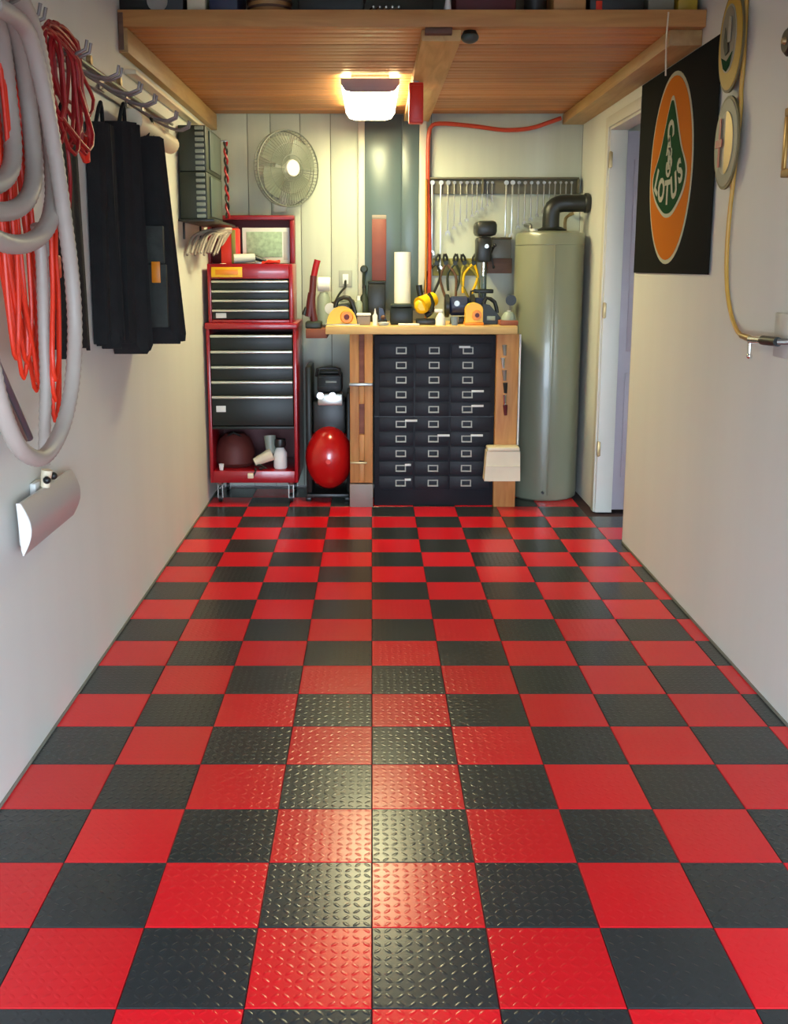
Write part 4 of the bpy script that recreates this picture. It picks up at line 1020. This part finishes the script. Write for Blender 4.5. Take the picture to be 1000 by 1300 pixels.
# black hanging covers
def drape(y0, y1, xf, zt, zb, seed, m, amp=.02, nf=5, parent=None, name='cloth', taper=0.):
    r = random.Random(seed); ph = [r.uniform(0, 6.28) for _ in range(4)]
    b = MB(); ny, nzv = 26, 14; gf, gb = [], []
    for i in range(ny+1):
        s = i/ny; rf, rb = [], []
        jag = .03*math.sin(s*nf*5.1+ph[0])+.02*math.sin(s*31+ph[1])
        for j in range(nzv+1):
            t_ = j/nzv
            z = zt+(zb+jag*t_-zt)*t_
            sq = .78+.22*t_
            y = (y0+y1)/2+(s-.5)*(y1-y0)*sq
            fold = amp*(.4+.6*t_)*(math.sin(s*nf*2*PI+ph[2]+.6*t_)+.5*math.sin(s*nf*4.3*PI+ph[3]))
            edge = min(1, 6*s, 6*(1-s))
            x = xf-min(.05, (xf-XL)*.3)*(1-edge)+fold*edge-taper*(1-t_)
            rf.append(b.bm.verts.new((x, y, z))); rb.append(b.bm.verts.new((XL+.006, y, z)))
        gf.append(rf); gb.append(rb)
    for i in range(ny):
        for j in range(nzv):
            b.bm.faces.new((gf[i][j], gf[i+1][j], gf[i+1][j+1], gf[i][j+1])); b.bm.faces.new((gb[i][j], gb[i][j+1], gb[i+1][j+1], gb[i+1][j]))
        b.bm.faces.new((gf[i][0], gb[i][0], gb[i+1][0], gf[i+1][0])); b.bm.faces.new((gf[i][nzv], gf[i+1][nzv], gb[i+1][nzv], gb[i][nzv]))
    for j in range(nzv):
        b.bm.faces.new((gf[0][j], gf[0][j+1], gb[0][j+1], gb[0][j])); b.bm.faces.new((gf[ny][j], gb[ny][j], gb[ny][j+1], gf[ny][j+1]))
    return b.build(name, m, parent)
covers = [(3.92, 4.36, 2.28, 1.42, 'black fabric cover hanging flat behind the grey hose, nearest of the covers', 'fabric', -1.185),
          (4.48, 4.72, 2.34, 1.42, 'plain black fabric cover just past the pale gap on the left wall', 'fabric', -1.13),
          (4.76, 5.06, 2.38, 1.38, 'black pleated fabric cover, third along the left wall', 'fabric', -1.08),
          (5.14, 5.34, 2.36, 1.40, 'black fabric cover with a yellow patch, farthest along the left wall', 'fabric', -.965)]
for i, (a, b_, zt3, zb3, lab, m, xf) in enumerate(covers):
    t = thing('hanging_cover', lab, 'cover', (XL+.05, (a+b_)/2, zt3), 'black covers on the left wall hooks')
    drape(a, b_, xf, zt3, zb3, i+1, m, nf=3+i % 2, parent=t, amp=(.007, .014, .022, .01)[i], taper=.07 if i == 3 else 0)
    xs_ = (xf+XL)/2; MB().tube([(xs_, (a+b_)/2-.06, zt3-.005), (xs_+.01, (a+b_)/2, zt3+.09), (xs_, (a+b_)/2+.06, zt3-.005)], .009, 8).build('strap', 'fabric', t)
    if i == 3:
        e0, e1 = at(187, 418, 5.12), at(212, 300, 5.12)
        MB().box(e0.x, e1.x-.02, 5.118, 5.15, e1.z-.13, e1.z+.05, .004).build('pocket', 'fabric2', t)
        MB().box(e0.x, e1.x-.01, 5.114, 5.145, e0.z+.01, e1.z-.135, .004).build('pocket', 'fabric2', t)
        e0, e1 = at(193, 359, 5.11), at(203, 332, 5.11)
        MB().box(e0.x, e1.x, 5.104, 5.114, e0.z, e1.z, .003).build('yellow_patch', 'orangeyellow', t)
# ------------------------------------------------------------------ shelf with green cases
SZ = 2.03
sh = thing('black_shelf', 'thin black shelf on the left wall above the tool chest', 'shelf', (XL, 7.0, SZ))
MB().box(XL+.001, -.99, 6.60, 7.62, SZ-.014, SZ, .002).build('shelf_board', 'black', sh)
for y in (6.75, 7.4): MB().box(XL+.001, XL+.012, y, y+.03, SZ-.12, SZ-.015, .002).build('bracket', 'black', sh)
for k, (z0, z1, m, lab) in enumerate(((SZ+.001, 2.32, 'dkgreen', 'dark green case with pale ribbed edge on the black shelf'), (2.322, 2.60, 'teal', 'upper dark case stacked on the green case of the black shelf'))):
    t = thing('ribbed_case', lab, 'case', (-1.12, 6.9, z0))
    MB().box(XL+.01, -1.035, 6.63, 7.30, z0, z1, .006).build('body', 'dkgreen', t)
    n_ = 8
    for j in range(n_):
        zz = z0+(j+.5)*(z1-z0)/n_
        MB().box(-1.10, -1.045, 6.615, 6.629, zz-.011, zz+.011, .004).build('rib', 'greengrey', t)
    MB().box(-1.034, -1.026, 6.75, 7.2, z0+.02, z1-.02, .003).build('side_plate', 'teal', t)
# twisted red and black strap
t = thing('twisted_strap', 'red and black twisted strap hanging at the end of the black shelf', 'strap', (-1.0, 7.45, 2.55))
for ph, m in ((0, 'cordred'), (PI, 'black')):
    pts = []
    for k in range(40):
        s = k/39; p = at(286+3*s, 180+97*s, 7.45)
        pts.append((p.x+.010*math.cos(ph+s*26), 7.45+.010*math.sin(ph+s*26), p.z))
    MB().tube(pts, .008, 8).build('strand', m, t)
p = at(286, 180, 7.45)
MB().box(XL+.001, p.x+.015, 7.445, 7.455, p.z, p.z+.012, .002).build('wall_hook', 'steel', t)
# grey cables bundled beneath the shelf
t = thing('cable_bundle', 'fan of grey cables arching under the black shelf', 'cables', (-1.1, 7.0, 1.95))
for k in range(12):
    s = k/11
    p0 = Vector((-.985-.01*s, 7.35, SZ-.035-.012*(k % 3))); p3 = at(231+s*44, 322+2*math.sin(k*2), 6.75+.2*s)
    p3.x = max(p3.x, XL+.02)
    p1 = Vector((p0.x-.04-.03*(1-s), 7.2, SZ-.04-.01*k*s)); p2 = Vector((p3.x+.03, p3.y+.15, p3.z+.12))
    MB().tube([p0, p1, p2, p3], .0085, 8).build('cable', 'greycable' if k % 3 else 'hose', t)
# framed board at the upper left
a = atx(8, 60, XL+.02); a.z = 2.60
t = thing('framed_board', 'grey board with a dark frame high on the near left wall', 'picture', (XL+.01, a.y-.3, a.z))
MB().box(XL+.002, XL+.016, a.y-.6, a.y-.02, a.z+.02, a.z+.6, .002).build('board', 'plate', t)
for (yy0, yy1, zz0, zz1) in ((a.y-.62, a.y, a.z, a.z+.02), (a.y-.62, a.y, a.z+.6, a.z+.62), (a.y-.02, a.y, a.z+.02, a.z+.6), (a.y-.62, a.y-.6, a.z+.02, a.z+.6)):
    MB().box(XL+.001, XL+.026, yy0, yy1, zz0, zz1, .002).build('frame_bar', 'darkwood', t)
# ------------------------------------------------------------------ right wall: banner and signs
FX = XR-.008
ban = thing('banner', 'black banner with an orange, green and white racing emblem on the right wall', 'banner', (FX, 5.62, 2.78))
MB().box(FX-.004, FX, 4.92, 6.325, 1.70, 2.782, .002).build('cloth', 'flag', ban)
CY, CZ = 5.645, 2.245
def layer(poly, depth, name, m, parent):
    # poly given as (right, up) seen from inside the room
    b = MB(); b.prism([(CY-p[0], CZ+p[1]) for p in poly], 'X', FX-.004-depth, FX-.004-depth+.0015)
    return b.build(name, m, parent, smooth=False)
def ell(a, b, n=48, dx=0, dy=0): return [(dx+a*math.cos(2*PI*k/n), dy+b*math.sin(2*PI*k/n)) for k in range(n)]
layer(ell(.395, .495), .002, 'emblem_outline', 'logowhite', ban)
layer(ell(.375, .473), .004, 'emblem_disc', 'logoorange', ban)
def smooth_poly(pts, n=10):
    out = []; m = len(pts)
    for i in range(m):
        a, b, c, d = [Vector(pts[(i+j) % m]) for j in (-1, 0, 1, 2)]
        for j in range(n):
            t_ = j/n; out.append(tuple(.5*((2*b)+(c-a)*t_+(2*a-5*b+4*c-d)*t_*t_+(3*b-a-3*c+d)*t_*t_*t_)))
    return out
tri = smooth_poly([(0, .375), (.055, .33), (.19, .12), (.31, -.02), (.27, -.13), (.12, -.225), (0, -.25), (-.12, -.225), (-.27, -.14), (-.325, -.03), (-.19, .12), (-.055, .33)])
layer(tri, .006, 'shield_outline', 'logowhite', ban)
layer([(x_*.93, z_*.93+.003) for x_, z_ in tri], .008, 'shield', 'green', ban)
dg = None
def text_mesh(txt, size):
    cu = bpy.data.curves.new('t', 'FONT'); cu.body = txt; cu.size = size; cu.extrude = .0008; cu.align_x = 'CENTER'; cu.align_y = 'CENTER'
    cu.resolution_u = 3; cu.offset = size*.035
    o = bpy.data.objects.new('t', cu); C.objects.link(o)
    bpy.context.view_layer.update()
    me = bpy.data.meshes.new_from_object(o.evaluated_get(bpy.context.evaluated_depsgraph_get()))
    bpy.data.objects.remove(o); bpy.data.curves.remove(cu)
    return me
def letter(ch, size, right, up, rotz, depth, parent, m='logowhite', sx=1., sy=1., name='letter', cy=CY, cz=CZ):
    me = text_mesh(ch, size)
    # text x -> -Y (right), text y -> Z, text z -> -X (towards the room)
    R_ = Matrix(((0, 0, -1), (-1, 0, 0), (0, 1, 0))).to_4x4()
    me.transform(Matrix.Translation((FX-.004-depth, cy-right, cz+up)) @ R_ @ Matrix.Rotation(rotz, 4, 'Z') @ Matrix.Diagonal((sx, sy, 1, 1)))
    me.transform(Matrix.Translation(-world_loc(parent)))
    me.materials.clear(); me.materials.append(M[m])
    o = bpy.data.objects.new(name, me); o.parent = parent; C.objects.link(o)
for ch, r_, u_, a_ in (('L', -.215, -.055, -.55), ('O', -.125, -.105, -.3), ('T', -.005, -.125, 0), ('U', .115, -.10, .3), ('S', .21, -.03, .55)):
    letter(ch, .15, r_, u_, a_, .010, ban, sx=1.05, sy=1.15)
for ch, r_, u_, s_ in (('C', .0, .20, .15), ('A', -.01, .12, .13), ('B', .015, .05, .15), ('C', .0, -.0, .12)):
    letter(ch, s_, r_, u_, (-1.2 if ch == 'C' and u_ > .1 else (1.57 if ch == 'C' else 0)), .010, ban, name='monogram_letter')
# round signs
def disc_sign(cy, cz, ry, rz_, name, label, layers):
    t = thing(name, label, 'sign', (XR, cy, cz))
    d = .0
    MB().cyl((XR-.001, cy+.05, cz), (XR-.026, cy+.05, cz), .03, n=12).build('mount', 'signedge', t)
    for nm, poly, m in layers:
        b = MB(); b.prism([(cy-p[0], cz+p[1]) for p in poly], 'X', XR-.034-d, XR-.025 if d == 0 else XR-.034-d+.002)
        b.build(nm, m, t, smooth=False); d += .002
    return t
s1 = disc_sign(4.735, 2.70, .155, .205, 'round_sign', 'yellow oval wall sign with a green wedge, upper of the two by the banner',
    [('rim', ell(.155, .21), 'signedge'), ('face', ell(.145, .198), 'signyellow'), ('badge_outline', ell(.098, .143, dx=-.02, dy=.02), 'signwhite'), ('badge', ell(.09, .135, dx=-.02, dy=.02), 'signgrey'),
     ('wedge', [(-.09, -.05), (-.02, -.075), (.05, -.045), (.02, -.10), (-.02, -.118), (-.06, -.10)], 'green')])
MB().prism([(4.735-r_, 2.72+u_) for r_, u_ in ((-.06, .0), (-.045, .05), (-.03, .0), (-.01, -.01), (.01, -.06), (-.03, -.07), (-.055, -.03))], 'X', XR-.046, XR-.044).build('emblem', 'dkgreen', s1, smooth=False)
MB().prism([(4.735-r_, 2.76+u_) for r_, u_ in ((-.01, -.06), (.03, -.06), (.03, .04), (.0, .05))], 'X', XR-.046, XR-.044).build('emblem', 'signwhite', s1, smooth=False)
s2 = disc_sign(4.715, 2.275, .16, .19, 'round_sign', 'grey brown oval wall sign with a red cross, lower of the two by the banner',
    [('rim', ell(.155, .2), 'signedge'), ('face', ell(.145, .187), 'signgrey'), ('inner_disc', ell(.10, .135, dx=-.0), 'signwhite'),
     ('right_half', [(.0, -.13)]+[(.1*math.cos(a), .135*math.sin(a)) for a in [-PI/2+PI*k/16 for k in range(1, 16)]]+[(.0, .13)], 'brass')])
MB().prism([(4.715+.07, 2.275-.10), (4.715+.045, 2.275-.10), (4.715+.045, 2.275+.11), (4.715+.07, 2.275+.11)], 'X', XR-.046, XR-.044).build('cross_bar', 'cordred', s2, smooth=False)
MB().prism([(4.715+.1, 2.275-.015), (4.715+.015, 2.275-.015), (4.715+.015, 2.275+.02), (4.715+.1, 2.275+.02)], 'X', XR-.048, XR-.046).build('cross_bar', 'cordred', s2, smooth=False)
# yellow air hose
def wp(u, v, X=XR-.045): return atx(u, v, X)
pts = [atx(u, v, XR-.02) for u, v in ((946, -30), (944, 20), (941, 80), (938, 115), (938, 130))]
pts = [Vector((XR-.0115, p.y, p.z)) for p in pts]
pts += [atx(u, v, XR-.0115) for u, v in ((935, 190), (930, 235), (925, 280), (922, 330), (923, 370), (928, 400))]+[atx(934, 417, XR-.022), atx(938, 423, XR-.04), wp(941, 426)]
solo('yellow_air_hose', MB().tube(pts, .0095, 8), 'hoseyellow', 'yellow air hose hanging beside the round signs down to a chrome fitting', 'hose')
t = thing('air_coupler', 'chrome air fitting with a black grip on the right wall', 'valve', (XR, 4.1, 1.4))
MB().cyl(wp(941, 426), wp(955, 431), .012, .016, 12).build('hose_end', 'brass', t)
MB().cyl(wp(953, 431), wp(968, 432), .017, .015, 14).build('body', 'chrome', t)
MB().cyl(wp(952, 431), wp(951, 451), .010, .007, 12).sph(wp(951, 452), .012, 10).build('drain_bowl', 'chrome', t)
MB().cyl(wp(968, 432), wp(987, 434), .019, .018, 14).build('grip', 'black', t)
a, b_ = atx(982, 452, XR-.006), atx(1015, 400, XR-.006)
MB().box(XR-.012, XR-.001, b_.y, a.y, a.z, b_.z, .004).build('wall_plate', 'plate', t)
MB().cyl(wp(987, 434), Vector((XR-.012, wp(990, 434).y, wp(990, 434).z)), .012, n=10).build('stem', 'steel', t)
# gilt frame and dark knob at the right edge
a, b_ = atx(993, 226, XR-.02), atx(1040, 150, XR-.02)
t = thing('gilt_frame', 'gold framed picture on the near right wall', 'picture', (XR, (a.y+b_.y)/2, a.z))
fy0, fy1, fz0, fz1 = a.y-.35, a.y, a.z, atx(993, 140, XR-.02).z
MB().box(XR-.02, XR-.001, fy0+.03, fy1-.03, fz0+.03, fz1-.03, .002).build('picture', 'paper', t)
for (q0, q1, q2, q3) in ((fy0, fy1, fz0, fz0+.03), (fy0, fy1, fz1-.03, fz1), (fy1-.03, fy1, fz0+.03, fz1-.03), (fy0, fy0+.03, fz0+.03, fz1-.03)):
    MB().box(XR-.03, XR-.001, q0, q1, q2, q3, .004).build('frame_bar', 'gold', t)
p = atx(1003, 52, XR-.03)
t = thing('wall_fixture', 'dark round fixture high on the near right wall', 'fixture', (XR, p.y, p.z))
MB().lathe((XR-.05, p.y, p.z), [(.04, 0), (.055, .015), (.055, .035), (.04, .049)], 20, 'X').build('disc', 'black', t)
MB().lathe((XR-.062, p.y, p.z), [(.01, 0), (.014, .012)], 12, 'X').build('pin', 'brass', t)
